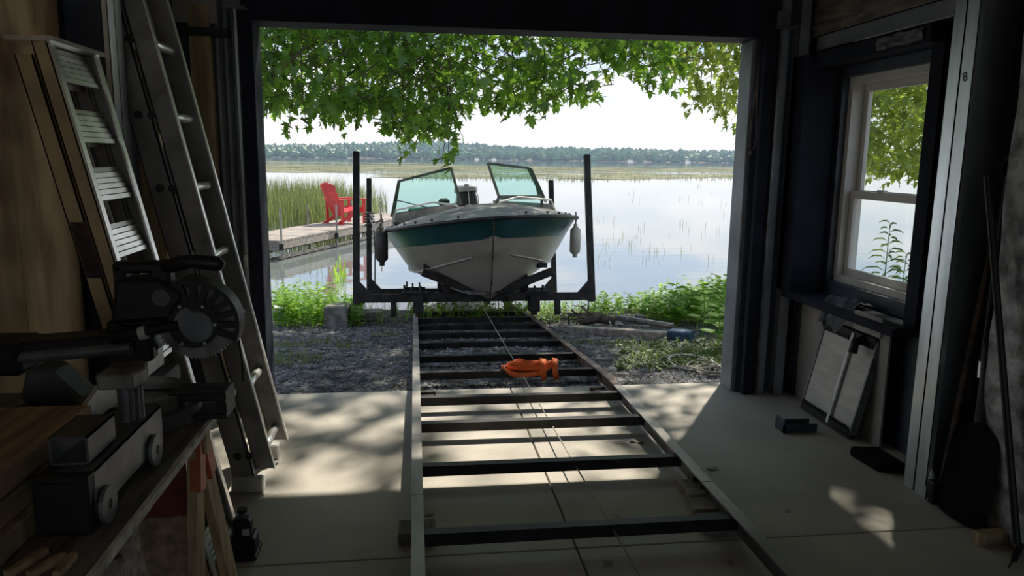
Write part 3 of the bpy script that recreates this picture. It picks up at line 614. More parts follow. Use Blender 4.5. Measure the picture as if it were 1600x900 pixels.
# step ladder with broad ribbed treads
sl2 = thing('step_ladder', (-.76, 2.72, 0), 'folded step ladder with broad white ribbed treads leaning on plywood', 'ladder')
L2 = -.215
def SP(x, y, z): return V((x + .015 + L2*z, y, z))
for y, s in ((2.535, 1), (2.90, -1)):
    channel(MB(), -.757, -.710, y, s, .02, 1.84, .004, .03, L2).build('front_rail', 'osb_reflection_alu' if s > 0 else 'alu_dull', sl2)
    channel(MB(), -.817, -.763, y, s, .05, 1.79, .004, .03, L2).build('rear_rail', 'osb_reflection_alu' if s > 0 else 'alu_dull', sl2)
    MB().beam(SP(-.722, y + s*.014, .02), SP(-.722, y + s*.014, 1.84), .030, .008, (1, 0, 0)).build('rail_edge', 'alu', sl2)
    MB().box((-.84, y - .03, 0), (-.715, y + .03, .03)).build('foot', 'black', sl2)
for k in range(10):
    z = .035 + .187*k; tw = MB()
    for r in range(6):
        za, zb = z + .018*r, z + .018*r + .0155
        tw.add([SP(-.735 - .004*r, 2.56, za), SP(-.735 - .004*r, 2.875, za), SP(-.735 - .004*r, 2.875, zb), SP(-.735 - .004*r, 2.56, zb),
                SP(-.755, 2.56, za), SP(-.755, 2.875, za), SP(-.755, 2.875, zb), SP(-.755, 2.56, zb)], [(0,1,2,3),(7,6,5,4),(0,4,5,1),(1,5,6,2),(2,6,7,3),(3,7,4,0)])
    tw.build('tread', 'alu', sl2)
    MB().beam(SP(-.80, 2.56, z), SP(-.80, 2.88, z), .02, .03).build('rear_brace', 'alu_dull', sl2)
MB().add([SP(-.84, 2.52, 1.83), SP(-.70, 2.52, 1.83), SP(-.70, 2.915, 1.83), SP(-.84, 2.915, 1.83), SP(-.84, 2.52, 1.845), SP(-.70, 2.52, 1.845), SP(-.70, 2.915, 1.845), SP(-.84, 2.915, 1.845)],
         [(3,2,1,0),(4,5,6,7),(0,1,5,4),(1,2,6,5),(2,3,7,6),(3,0,4,7)]).build('top_cap', 'alu', sl2)
lb = MB(); lb.add([SP(-.825, 2.531, 1.10), SP(-.775, 2.531, 1.10), SP(-.775, 2.531, 1.28), SP(-.825, 2.531, 1.28)], [(0,1,2,3)]); lb.build('warning_label', 'label_red', sl2)['label'] = 'dark red warning sticker'
MB().tube([SP(-.745, 2.72, .6), SP(-.79, 2.72, 1.8)], .006, 6).build('spreader', 'alu', sl2)
# workbench top
BZ = .80
wb = thing('workbench', (-.9, 1.6, 0), 'dark worn plank workbench with a splintered pale edge', 'workbench')
MB().box((-1.28, .55, BZ - .022), (-.553, 2.28, BZ)).build('bench_top', 'plank_dark', wb)
e = MB(); random.seed(2); n = 60
for i in range(n + 1):
    y = .55 + 1.73*i/n; j = R(-.003, .003); e.v += [V((-.553, y, BZ - .001)), V((-.545 + j, y, BZ - .004)), V((-.546 + j, y, BZ - .024 + j)), V((-.553, y, BZ - .022))]
for i in range(n):
    for k in range(4): k2 = (k+1) % 4; e.f.append([i*4+k, i*4+k2, (i+1)*4+k2, (i+1)*4+k])
e.f += [[0,1,2,3], [n*4+3, n*4+2, n*4+1, n*4]]; e.build('front_edge', 'plank_edge', wb)
MB().box((-1.28, .6, .62), (-1.24, 2.2, .778)).build('back_apron', 'plank_dark', wb); 
for y in (.62, 2.1): MB().box((-1.27, y, 0), (-1.19, y + .08, BZ - .022)).build('leg', 'plank_dark', wb)
# saw horses carrying the front of the bench
def sawhorse(y, lab, mleg, bracket):
    o = thing('sawhorse', (-.75, y, 0), lab, 'sawhorse')
    MB().box((-1.1, y - .02, .69), (-.57, y + .02, BZ - .022)).build('cross_beam', mleg, o)
    for x in (-.60, -1.06):
        for s in (-1, 1):
            MB().beam((x, y + s*.02, .70), (x + (.03 if x > -.8 else -.03), y + s*.24, 0), .075, .024, (1, 0, 0)).build('leg', mleg, o)
        if bracket:
            for s in (-1, 1): MB().beam((x + .006, y + s*.018, .73), (x + .012, y + s*.06, .60), .060, .030, (1, 0, 0)).build('bracket', 'orange_paint', o, bev=.004)
    if bracket:
        MB().box((-.78, y - .034, .52), (-.625, y - .022, .775)).build('gusset_panel', 'red_paint', o); MB().box((-.78, y - .034, .06), (-.625, y - .022, .515)).build('lower_panel', 'board', o)
    return o
sawhorse(2.05, 'wooden sawhorse with orange metal brackets under the workbench', 'raw_wood', True)
sawhorse(1.50, 'pale wooden sawhorse under the near end of the workbench', 'grey_wood', False)
# lumber on the bench
for z0, px, py, m, lab, w in ((BZ, 168, 690, 'wood_stud', 'pale bottom board of the lumber stack on the workbench', .36), (BZ + .048, 157, 657, 'board', 'middle board of the lumber stack on the workbench', .36), (BZ + .096, 143, 632, 'board', 'top brown board of the lumber stack on the workbench', .36)):
    p = atZ(px, py, z0 + .045); tag(MB().box((p.x - w, .62, z0), (p.x, p.y, z0 + .045)).build('lumber_board', m, bev=.003), lab, 'board')
for k, (a, b) in enumerate((((10, 898), (72, 860)), ((45, 899), (100, 868)), ((88, 899), (115, 868)))):
    p, q = atZ(*a, BZ + .006), atZ(*b, BZ + .006); tag(MB().beam(p, q, .012, .012).build('wood_sliver', 'raw_wood'), ('leftmost', 'middle', 'rightmost')[k] + ' of three thin wood slivers on the near bench corner', 'wood strip')
# trailer hitch carriage with rollers
hc = thing('roller_bracket', (-.63, 1.55, BZ), 'grey steel roller bracket with square socket standing on the workbench', 'bracket')
MB().box((-.695, 1.375, BZ), (-.598, 1.47, BZ + .108)).build('end_box', 'black', hc, bev=.004)
MB().prism([(-.70, 1.37, BZ + .108), (-.595, 1.37, BZ + .108), (-.595, 1.40, BZ + .108), (-.70, 1.40, BZ + .108)], (0, 0, .008)).build('lip', 'black', hc)
m = MB(); m.box((-.602, 1.40, BZ + .028), (-.596, 1.78, BZ + .115)); m.box((-.668, 1.40, BZ + .109), (-.596, 1.78, BZ + .115)); m.box((-.668, 1.40, BZ + .02), (-.662, 1.78, BZ + .115)); m.build('channel', 'grey_steel', hc, bev=.002)
for y in (1.43, 1.70):
    w = MB().ring((-.588, y, BZ + .036), (1, 0, 0), .011, .036, .008, 24).build('roller', 'grey_steel', hc, smooth=False)
    MB().ring((-.597, y, BZ + .036), (1, 0, 0), .011, .036, .008, 24).build('roller_back', 'black', hc)
    MB().cyl((-.66, y, BZ + .036), (-.586, y, BZ + .036), .010, 12).build('axle', 'black', hc)
m = MB(); x0, x1, z0, z1, y0, y1, t = -.685, -.615, BZ + .116, BZ + .172, 1.43, 1.56, .005
m.box((x0, y0, z0), (x1, y1, z0 + t)); m.box((x0, y0, z1 - t), (x1, y1, z1)); m.box((x0, y0, z0), (x0 + t, y1, z1)); m.box((x1 - t, y0, z0), (x1, y1, z1)); m.build('square_socket', 'grey_steel', hc, bev=.001)
MB().cyl((-.635, 1.68, BZ + .115), (-.635, 1.68, BZ + .205), .017, 18).build('post', 'grey_steel', hc, smooth=False)
MB().cyl((-.613, 1.70, BZ + .115), (-.613, 1.70, BZ + .20), .008, 10).build('pin', 'grey_steel', hc)
MB().prism([(-.675, 1.63, BZ + .20), (-.60, 1.63, BZ + .20), (-.590, 1.68, BZ + .20), (-.605, 1.74, BZ + .20), (-.675, 1.74, BZ + .20)], (0, 0, .035)).build('top_plate', 'scuffed', hc, bev=.004)
# sliding mitre saw
ms = thing('mitre_saw', (-.745, 2.03, BZ), 'black sliding mitre saw with large round blade on the workbench', 'saw')
def ms_(mb, nm, m, par=None, **k): return mb.build(nm, m, par or ms, local=True, **k)
ms_(MB().cyl((0, 0, 0), (0, 0, .04), .165, 36), 'base_ring', 'mid_grey'); ms_(MB().cyl((0, 0, .04), (0, 0, .075), .135, 36), 'turntable', 'scuffed')
for s in (-1, 1):
    ms_(MB().box((-.13, s*.20 - .08, 0), (.035, s*.20 + .08, .07)), 'base_wing', 'black', bev=.006)
    ms_(MB().prism([(-.02, s*.05, .075), (-.02, s*.27, .075), (-.02, s*.27, .125), (-.02, s*.17, .15), (-.02, s*.06, .20 if s > 0 else .15)], (.012, 0, 0)), 'fence', 'light_grey')
ar = MB(); ar.box((.10, -.05, .055), (.245, .05, .078)); ar.box((.10, -.05, .005), (.245, .05, .02)); ar.box((.22, -.05, .02), (.245, .05, .055)); ar.box((.10, -.05, .02), (.14, .05, .055)); ms_(ar, 'mitre_arm', 'black', bev=.003)
ms_(MB().box((-.10, -.006, .0755), (.24, .006, .079)), 'kerf_plate', 'black')
BC = V((.172, -.01, .262)); br = .102
bl = MB(); nT = 60
bl.v += [BC + V((0, -.0015, 0)), BC + V((0, .0015, 0))]
for i in range(nT*2):
    a = 2*math.pi*i/(nT*2); rr = br if i % 2 == 0 else br - .008
    for yy in (-.0015, .0015): bl.v.append(BC + V((rr*math.cos(a + (.03 if i % 2 == 0 else 0)), yy, rr*math.sin(a + (.03 if i % 2 == 0 else 0)))))
for i in range(nT*2):
    j = (i + 1) % (nT*2); bl.f += [[0, 2+2*i, 2+2*j], [1, 3+2*j, 3+2*i], [2+2*i, 3+2*i, 3+2*j, 2+2*j]]
ms_(bl, 'blade', 'scuffed', fix=False)
gd = MB().ring(BC, (0, 1, 0), br + .004, br + .014, .065, 40, math.radians(-215), math.radians(25)); gu = ms_(gd, 'upper_guard', 'black')
for k in range(9):
    a = math.radians(-20 + 18*k); c, s_ = math.cos(a), math.sin(a); b = MB()
    b.beam(BC + V(((.06)*c, -.03, (.06)*s_)), BC + V(((br + .006)*c, -.03, (br + .006)*s_)), .016, .006, (0, 1, 0)); ms_(b, 'guard_rib', 'black', gu)
gd2 = MB().ring(BC + V((0, .03, 0)), (0, 1, 0), .03, br + .01, .004, 32, math.radians(-200), math.radians(20)); ms_(gd2, 'guard_back', 'mid_grey', gu)
ms_(MB().ring(BC + V((0, -.032, 0)), (0, 1, 0), .002, .062, .008, 30), 'guard_plate', 'black')
cp = []
for i in range(22):
    a = 2*math.pi*i/22; r_ = .042 + (.018 if math.cos(a - 2.6) > .75 else 0); cp.append(BC + V((r_*math.cos(a) + .012, -.046, r_*math.sin(a) - .004)))
ms_(MB().prism(cp, (0, .012, 0)), 'arbor_cover', 'grey_steel', bev=.003)
for k in range(6):
    a = k*math.pi/3; ms_(MB().cyl(BC + V((.056*math.cos(a), -.042, .056*math.sin(a))), BC + V((.056*math.cos(a), -.034, .056*math.sin(a))), .004, 6), 'bolt', 'light_grey')
ms_(MB().cyl(BC + V((-.05, .03, .045)), BC + V((-.05, .20, .045)), .055, 22), 'motor', 'black')
ms_(MB().prism([(-.03, -.05, .265), (.12, -.05, .275), (.16, -.05, .345), (.10, -.05, .385), (-.01, -.05, .385)], (0, .09, 0)), 'housing', 'black', bev=.012)
ms_(MB().cyl((.10, -.053, .335), (.10, -.048, .335), .022, 16), 'knob', 'mid_grey')
hd = MB(); hd.box((-.02, -.035, .255), (.012, .015, .42)); hd.box((-.02, -.035, .395), (.13, .015, .425)); hd.box((-.02, -.035, .255), (.10, .015, .285)); hd.box((.07, -.035, .27), (.12, .015, .41)); ms_(hd, 'carry_handle', 'black', bev=.008)
ms_(MB().tube([(.10, -.02, .41), (.17, -.02, .425), (.235, -.02, .418), (.25, -.02, .41)], [.02, .018, .02, .012], 12), 'grip', 'black', smooth=True)
for z, y in ((.185, -.05), (.205, .05)):
    ms_(MB().cyl((-.50, y, z - .02), (.02, y, z + .02), .016, 16), 'slide_rail', 'grey_steel' if y < 0 else 'black')
ms_(MB().beam((-.52, 0, .185), (-.02, 0, .215), .10, .045), 'rail_carrier', 'black', bev=.008)
ms_(MB().box((-.36, -.07, .14), (-.24, .07, .225)), 'rear_clamp', 'black', bev=.012)
ms_(MB().prism([(-.24, -.05, .15), (-.18, -.05, .15), (-.10, -.05, .06), (-.10, -.05, .0), (-.22, -.05, .0), (-.26, -.05, .08)], (0, .10, 0)), 'pivot_arm', 'mid_grey', bev=.008)
ms_(MB().tube([(-.20, -.09, .07), (-.30, -.10, .05), (-.33, -.10, .035)], .011, 8), 'bevel_lever', 'black')
ms_(MB().cyl((-.03, -.055, .235), (.14, -.06, .265), .013, 14), 'guard_link', 'black'); ms_(MB().cyl((.045, -.058, .245), (.062, -.058, .248), .018, 14), 'link_collar', 'light_grey')
ms_(MB().prism([(-.06, -.02, .14), (.06, -.02, .16), (.06, -.02, .27), (-.05, -.02, .27)], (0, .05, 0)), 'saw_head', 'black', bev=.008)
ms_(MB().tube([(.24, .03, .30), (.27, .02, .2), (.28, 0, .15), (.285, -.02, .1)], .003, 5), 'power_cord', 'black')
# bottle jack
p = V((-.655, 2.74, 0)); bj = thing('bottle_jack', p, 'small black bottle jack on the floor beside the step ladder', 'jack')
MB().box((p.x - .055, p.y - .06, 0), (p.x + .055, p.y + .06, .022)).build('base', 'black', bj, bev=.004); MB().box((p.x - .05, p.y - .045, .02), (p.x + .05, p.y + .045, .085)).build('body', 'black', bj, bev=.008)
MB().box((p.x - .034, p.y - .03, .08), (p.x + .034, p.y + .03, .15)).build('reservoir', 'black', bj, bev=.01); MB().cyl((p.x, p.y, .15), (p.x, p.y, .175), .012, 12).build('ram', 'mid_grey', bj); MB().cyl((p.x, p.y, .172), (p.x, p.y, .185), .019, 12).build('saddle', 'black', bj)
MB().box((p.x + .004, p.y - .034, .092), (p.x + .03, p.y - .03, .118)).build('label_plate', 'light_grey', bj)
# ================================================================== RIGHT SIDE OF THE ROOM
tx = bpy.data.curves.new('mark', 'FONT'); tx.body = '8'; tx.size = .055; tx.extrude = .0004
to = bpy.data.objects.new('pencil_mark', tx); COL.objects.link(to)
dg = bpy.context.evaluated_depsgraph_get(); tme = bpy.data.meshes.new_from_object(to.evaluated_get(dg)); bpy.data.objects.remove(to)
tme.materials.clear(); tme.materials.append(M['black'])
tmo = link('pencil_mark', tme, wr, Matrix(((0, 0, -1, 2.2838), (-.966, .259, 0, 2.972), (.259, .966, 0, atX(1508, 128, 2.285).z), (0, 0, 0, 1)))); tmo['label'] = 'handwritten 8 on the steel stud'
# radiator leaning under the window
rd_b0, rd_b1 = V((2.335, 4.13, .0)), V((2.335, 3.62, .0))
ra = thing('car_radiator', (2.33, 3.87, 0), 'pale aluminium car radiator leaning below the window', 'radiator')
rl = .10
def RP(t, z, o=0.): q = rd_b0.lerp(rd_b1, t); return V((q.x + rl*z/.56 + o, q.y - .06*z, z))
m = MB(); m.add([RP(.02, .05, 0), RP(.98, .05, 0), RP(.98, .54, 0), RP(.02, .54, 0), RP(.02, .05, .035), RP(.98, .05, .035), RP(.98, .54, .035), RP(.02, .54, .035)], [(0,1,2,3),(7,6,5,4),(0,4,5,1),(1,5,6,2),(2,6,7,3),(3,7,4,0)]); m.build('core', 'fin', ra)
for z in (.035, .555):
    MB().beam(RP(-.01, z, .018), RP(1.01, z, .018), .06, .05).build('tank', 'black', ra, bev=.01)
    for k in range(22):
        t = .03 + .94*k/21; MB().cbox(RP(t, z + (.03 if z < .3 else -.03), -.012), (.008, .011, .022)).build('crimp_tab', 'black', ra)
MB().beam(RP(.60, .03, -.012), RP(.60, .56, -.012), .022, .012, (1, 0, 0)).build('strap', 'light_grey', ra)
for t in (.0, 1.0): MB().beam(RP(t, .03, .018), RP(t, .56, .018), .012, .045, (1, 0, 0)).build('side_rail', 'grey_steel', ra)
MB().tube([RP(.80, .55, -.01), RP(.80, .53, -.06), RP(.84, .48, -.07)], .024, 12).build('hose_neck', 'black', ra, smooth=True)
p = V((2.06, 3.80, 0)); m = MB(); m.box((p.x - .03, p.y - .05, 0), (p.x - .015, p.y + .05, .075)); m.box((p.x - .03, p.y - .05, 0), (p.x + .17, p.y - .035, .05)); m.box((p.x - .03, p.y + .035, 0), (p.x + .17, p.y + .05, .05)); tag(m.build('steel_bracket', 'dark_paint_and_shade', bev=.003), 'dark u-shaped steel bracket lying on the floor before the radiator', 'bracket')
tag(MB().grid(lambda u, v: (2.475 - .34*v*.5 - (.015 if v > .5 else 0) - .02*math.sin(v*3)*0, 3.72 + .26*u + .02*math.sin(v*7 + u*4), .712 + .018*noise.noise((u*6, v*6, 1)) + .012 - (max(0, v - .55)*.30 if v > .55 else 0) + .012*math.sin(u*14 + v*3)), 26, 26).build('rag', 'cloth', smooth=True), 'dark crumpled rag hanging over the window sill', 'cloth')
# tools in the corner by the stud
sv = thing('scoop_shovel', (2.27, 2.80, 0), 'black scoop shovel with steel ferrule leaning at the right wall', 'shovel')
def scoop(u, v): a = (u - .5)*2; return V((2.26 + .10*v*.6 + .03*a*a + .0, 2.72 + a*.14*(1 - v**5)**.5 , .01 + .42*v)) + V((-.05*(1 - a*a)*math.sin(v*2.6)*-1, 0, 0))
m = MB().grid(scoop, 14, 14); m.build('scoop', 'matte_black', sv, smooth=True)
MB().tube([(2.36, 2.74, .42), (2.38, 2.77, .62), (2.395, 2.80, .75)], [.022, .017, .016], 12).build('socket', 'mid_grey', sv, smooth=True)
MB().cyl((2.392, 2.795, .60), (2.397, 2.803, .67), .021, 14).build('ferrule', 'alu', sv)
MB().tube([(2.395, 2.80, .66), (2.42, 2.82, 1.45)], .016, 12).build('handle', 'black', sv); MB().tube([(2.42, 2.80, 1.42), (2.42, 2.77, 1.5), (2.425, 2.80, 1.56), (2.42, 2.86, 1.5), (2.42, 2.84, 1.42)], .013, 8).build('grip', 'black', sv, smooth=True)
rk = thing('garden_rake', (2.30, 2.60, 0), 'rake with long dark handle slanting across the insulation', 'rake')
MB().tube([(2.29, 2.40, .06), (2.305, 2.80, 1.45)], .014, 10).build('handle', 'black', rk)
MB().beam((2.22, 2.33, .04), (2.36, 2.45, .04), .02, .02).build('head', 'black', rk)
for k in range(7):
    t = k/6; MB().beam((2.22 + .14*t, 2.33 + .12*t, .04), (2.21 + .14*t, 2.34 + .12*t, .0), .005, .005).build('tine', 'black', rk)
bs = thing('push_broom', (2.38, 2.88, 0), 'dark broom handle standing behind the scoop shovel', 'broom')
MB().tube([(2.33, 2.88, .1), (2.45, 2.87, 1.4)], .013, 10).build('handle', 'rust_steel', bs); MB().box((2.27, 2.855, .0), (2.40, 2.905, .10)).build('bristles', 'black', bs, bev=.006)
wf_ = MB()
for k in range(7): wf_.tube([(2.30, 2.915, .14), (2.27 + .012*k, 2.90 - .02*math.sin(k), .05), (2.25 + .016*k, 2.88, .004)], .0025, 5)
tag(wf_.build('wire_fork', 'light_grey'), 'small bent wire tines at the foot of the steel stud', 'wire')
p = atZ(1541, 853, 0); tag(MB().box((p.x - .035, p.y, 0), (p.x + .10, p.y + .045, .05)).build('wood_block', 'raw_wood', bev=.003), 'short raw wood block on the floor under the scoop', 'wood block')
tag(MB().prism([(2.22, 3.42, 0), (2.37, 3.40, 0), (2.37, 3.16, 0), (2.24, 3.20, 0)], (0, 0, .055)).build('rubber_chock', 'matte_black', bev=.01), 'black rubber chock on the floor between radiator and stud', 'chock')
# pull cord by the right jamb
pc = MB(); a = atY(1187, 62, 4.40); b1 = atY(1172, 235, 4.40)
pc.tube([a, atY(1184, 120, 4.40), atY(1174, 190, 4.40), atY(1170, 225, 4.40), b1, atY(1178, 232, 4.40), atY(1182, 215, 4.40), atY(1182, 160, 4.40), atY(1185, 110, 4.40), a], .004, 6); pc.tube([b1, b1 - V((0, 0, .03))], .009, 8)
tag(pc.build('pull_cord', 'rust_steel', smooth=True), 'looped brown pull cord hanging beside the right jamb', 'cord')
# dry debris on the floor
random.seed(11)
for k, (px, py, s, lab) in enumerate(((995, 691, .035, 'curled dry leaf lying between the rails near the third cross bar'), (1113, 733, .030, 'small dry twig on the shaded floor right of the rails'), (1092, 735, .02, 'tiny wood chip beside the dry twig'),
    (963, 808, .012, 'tiny crumb on the floor left of the cable'), (672, 805, .016, 'small crumb beside the left rail'), (1230, 798, .014, 'tiny chip on the floor near the sun patch'), (1142, 881, .022, 'dark crumb between the rails at the bottom edge'), (950, 880, .018, 'dark crumb by the cable at the bottom edge'))):
    p = atZ(px, py, 0); m = MB(); a = R(0, 6)
    m.grid(lambda u, v: (p.x + s*((u - .5)*2*math.cos(a) - (v - .5)*math.sin(a)), p.y + s*((u - .5)*2*math.sin(a) + (v - .5)*math.cos(a)), .003 + s*.5*abs(u - .5)*abs(v - .2)*2), 4, 4)
    tag(m.build('floor_debris', 'grey_wood', smooth=True), lab, 'debris')
# ================================================================== VEGETATION
def blade(mb, p, h, w, lean, ang):
    d = V((math.cos(ang), math.sin(ang), 0)); s = V((-d.y, d.x, 0)) * w/2; m_ = p + d*lean*.35 + V((0, 0, h*.6)); t = p + d*lean + V((0, 0, h))
    mb.add([p - s, p + s, m_ + s*.7, m_ - s*.7, t], [(0,1,2,3), (3,2,4)])
def oval(mb, p, d, n, L, w):
    d = d.normalized(); s = d.cross(n); s = s.normalized() if s.length > 1e-4 else V((1, 0, 0)); n = s.cross(d)
    mb.add([p, p + d*L*.35 + s*w*.5 + n*L*.06, p + d*L*.75 + s*w*.36 + n*L*.04, p + d*L, p + d*L*.75 - s*w*.36 + n*L*.04, p + d*L*.35 - s*w*.5 + n*L*.06], [(0,1,2,3), (0,3,4,5)])
def weed(mb, p, h, n, L):
    top = p + V((R(-.25, .25)*h, R(-.25, .25)*h, h)); 
    mb.add([p + V((-.003, 0, 0)), p + V((.003, 0, 0)), top], [(0, 1, 2)])
    for k in range(n):
        t = .25 + .75*(k + R(0, 1))/n; a = R(0, 6.28); q = p.lerp(top, t); l = L*R(.6, 1.2)*(1.15 - .4*t)
        oval(mb, q, V((math.cos(a), math.sin(a), R(-.2, .5))), V((0, 0, 1)), l, l*R(.5, .75))
random.seed(21)
wd = MB()
for i in range(360):
    px = R(424, 562); Y = R(7.9, 9.9); p = atY(px, 400, Y); p.z = gz(p.x, Y); weed(wd, p, R(.16, .42)*(1.1 if px < 520 else .65), 9, .085)
tag(wd.build('shore_weeds', 'weed', fix=False), 'bright green leafy weeds on the bank behind the concrete block', 'weeds', kind='stuff')
wd = MB()
for i in range(520):
    px = R(930, 1180); f = (px - 930)/250; Y = R(6.1, 9.8); 
    if Y < 9.2 - 3.2*f: continue
    p = atY(px, 450, Y); p.z = gz(p.x, Y); weed(wd, p, R(.15, .42)*(.6 + .6*f), 9, .10 + .05*f)
tag(wd.build('shore_weeds', 'weed', fix=False), 'dense green weeds growing along the bank beside the right jamb', 'weeds', kind='stuff')
wd = MB()
for i in range(260):
    x = R(-.1, 2.4); Y = R(8.2, 9.8); p = V((x, Y, gz(x, Y))); weed(wd, p, R(.08, .22), 7, .06)
for i in range(700):
    x = R(-2.6, 3.8); Y = R(8.3, 9.9); blade(wd, V((x, Y, gz(x, Y))), R(.06, .26), .009, R(.04, .2), R(0, 6.3))
tag(wd.build('shore_grass', 'weed', fix=False), 'sunlit grass along the waterline under the cradle', 'grass', kind='stuff')
wd = MB()
for cx_, cy_, r_, n_ in ((985 + 75, 560, .34, 700), (1110, 560, .3, 500), (450, 560, .22, 260), (440, 530, .2, 160), (545, 532, .14, 80), (920, 530, .16, 90), (860, 568, .10, 70), (985, 535, .2, 100), (600, 510, .12, 60), (500, 520, .15, 70)):
    c = atZ(cx_, cy_, -.10)
    for i in range(n_):
        a = R(0, 6.3); rr = r_*math.sqrt(R(0, 1)); x, y = c.x + rr*math.cos(a)*1.2, c.y + rr*math.sin(a)
        if y < 4.78: continue
        blade(wd, V((x, y, gz(x, y))), R(.02, .07), .007, R(.02, .07), R(0, 6.3))
for i in range(420):
    p = atZ(R(965, 1135), R(528, 590), -.12); p.z = gz(p.x, p.y)
    if p.y > 4.85: weed(wd, p, R(.02, .07), 5, .04)
tag(wd.build('gravel_grass', 'grass', fix=False), 'short green grass tufts growing through the gravel', 'grass', kind='stuff')
# big-leaf plants by the right jamb
for k, (px, py, Y, h, lab) in enumerate(((1055, 500, 7.6, .48, 'tall broad-leaved plant on the bank behind the blue cap'), (1098, 500, 6.6, .5, 'broad-leaved plant in front of the right bank weeds'), (1122, 520, 5.9, .42, 'low broad-leaved plant touching the right jamb'))):
    p = atY(px, py, Y); p.z = gz(p.x, Y); o = thing('bank_plant', p, lab, 'plant'); MB().tube([p, p + V((.01, 0, h*.55)), p + V((0, .02, h))], [.006, .005, .003], 6).build('stem', 'weed', o)
    for i in range(10):
        b = MB(); t = .3 + .07*i; a = i*2.4; oval(b, p + V((0, 0, h*t)), V((math.cos(a), math.sin(a), .15)), V((0, 0, 1)), .16*(1.2 - .5*t), .14*(1.2 - .5*t)); b.build('leaf', 'weed', o, fix=False)
# goldenrod outside the window
for k, (px, py, lab) in enumerate(((1391, 348, 'tall narrow-leaved weed standing right outside the window'), (1416, 396, 'shorter narrow-leaved weed at the window edge'))):
    t = atX(px, py, 3.25); b = V((t.x + .02, t.y + .03, -.04)); o = thing('window_weed', b, lab, 'plant')
    MB().tube([b, b.lerp(t, .5), t], [.006, .005, .002], 6).build('stem', 'grass', o)
    for i in range(44):
        f = .38 + .62*i/43; q = b.lerp(t, f); a = i*2.4; L_ = .34*(1 - f) + .085; m = MB()
        dirs = [V((math.cos(a), math.sin(a), z_)) for z_ in (.55, -.1, -.7)]; pts = [q]
        for d_ in dirs: pts.append(pts[-1] + d_.normalized()*L_/3)
        w_ = .018; sd = V((-math.sin(a)*.7, math.cos(a)*.7, .7))
        m.add([pts[0], pts[1] + sd*w_/2, pts[2] + sd*w_/2.4, pts[3], pts[2] - sd*w_/2.4, pts[1] - sd*w_/2], [(0,1,5), (1,2,4,5), (2,3,4)]); m.build('leaf', 'grass', o, fix=False)
# reeds
random.seed(31); rd = MB()
for i in range(5200):
    Y = R(20.5, 34); f = R(-.235, -.035); x = f*Y
    if f > -.10 and R(0, 1) < (f + .10)/.065*.9 + .05: continue
    blade(rd, V((x, Y, WATER - .05)), R(.65, 1.35)*(1 if f < -.09 else .8), R(.014, .028), R(.02, .45), R(0, 6.3))
tag(rd.build('reed_bed', 'reed', fix=False), 'dense green reed bed standing in the water behind the dock', 'reeds', kind='stuff')
rd = MB()
for i in range(48):
    py = 290 + 120*R(0, 1)**.8; px = R(905, 1150); p = atZ(px, py, WATER); n_ = random.choice((1, 1, 2, 3, 5))
    for k in range(n_): blade(rd, p + V((R(-.012, .012)*p.y, R(-.3, .3), -.03)), R(.06, .30)*(1 if p.y < 25 else 1.3), .006 + .0003*p.y, R(0, .12), R(0, 6.3))
for i in range(55):
    px = R(430, 560); py = R(385, 440); p = atZ(px, py, WATER)
    for k in range(random.choice((1, 2, 3))): blade(rd, p + V((R(-.1, .1), R(-.2, .2), -.03)), R(.08, .35), .007, R(0, .3), R(0, 6.3))
tag(rd.build('reed_stalks', 'reed', fix=False), 'sparse thin reed stalks poking out of the open water', 'reeds', kind='stuff')
wp = atZ(528, 436, WATER); up_ = thing('water_plant', wp, 'upright green water plant between dock and left cradle post', 'plant')
for i in range(22):
    b = MB(); p = atZ(R(517, 541), R(428, 442), WATER); blade(b, p + V((0, 0, -.02)), R(.2, .5), .026, R(.02, .22), R(0, 6.3)); b.build('leaf', 'weed', up_, fix=False)
# floating marsh mats far out and their grassy fringe
mm = MB()
for i in range(1900):
    Y = 72 + 150*R(0, 1)**1.1; f = R(-.26, .52); x = f*Y
    if noise.noise((x*.010, Y*.045, 2.2)) < -.05 + .14*math.sin(Y*.12) or (f < -.02 and Y < 88): continue
    L_ = R(.6, 2.6)*(1 + Y/150); w_ = R(.25, .8)*(1 + Y/120); n_ = 7; zz = WATER + .02 + R(0, .02)
    mm.add([(x + L_*math.cos(2*math.pi*k/n_)*R(.8, 1.1), Y + w_*math.sin(2*math.pi*k/n_)*R(.8, 1.1), zz) for k in range(n_)], [list(range(n_))])
for i in range(3600):
    Y = 70 + 110*R(0, 1)**2; f = R(-.26, .52); x = f*Y
    if (f < -.02 and Y < 86) or noise.noise((x*.02, Y*.05, 7)) < 0: continue
    blade(mm, V((x, Y, WATER)), R(.1, .4), .04 + Y*.0005, .08, R(0, 6.3))
tag(mm.build('marsh_mats', 'marsh', fix=False), 'pale green floating marsh plants far out on the lake', 'marsh', kind='stuff')
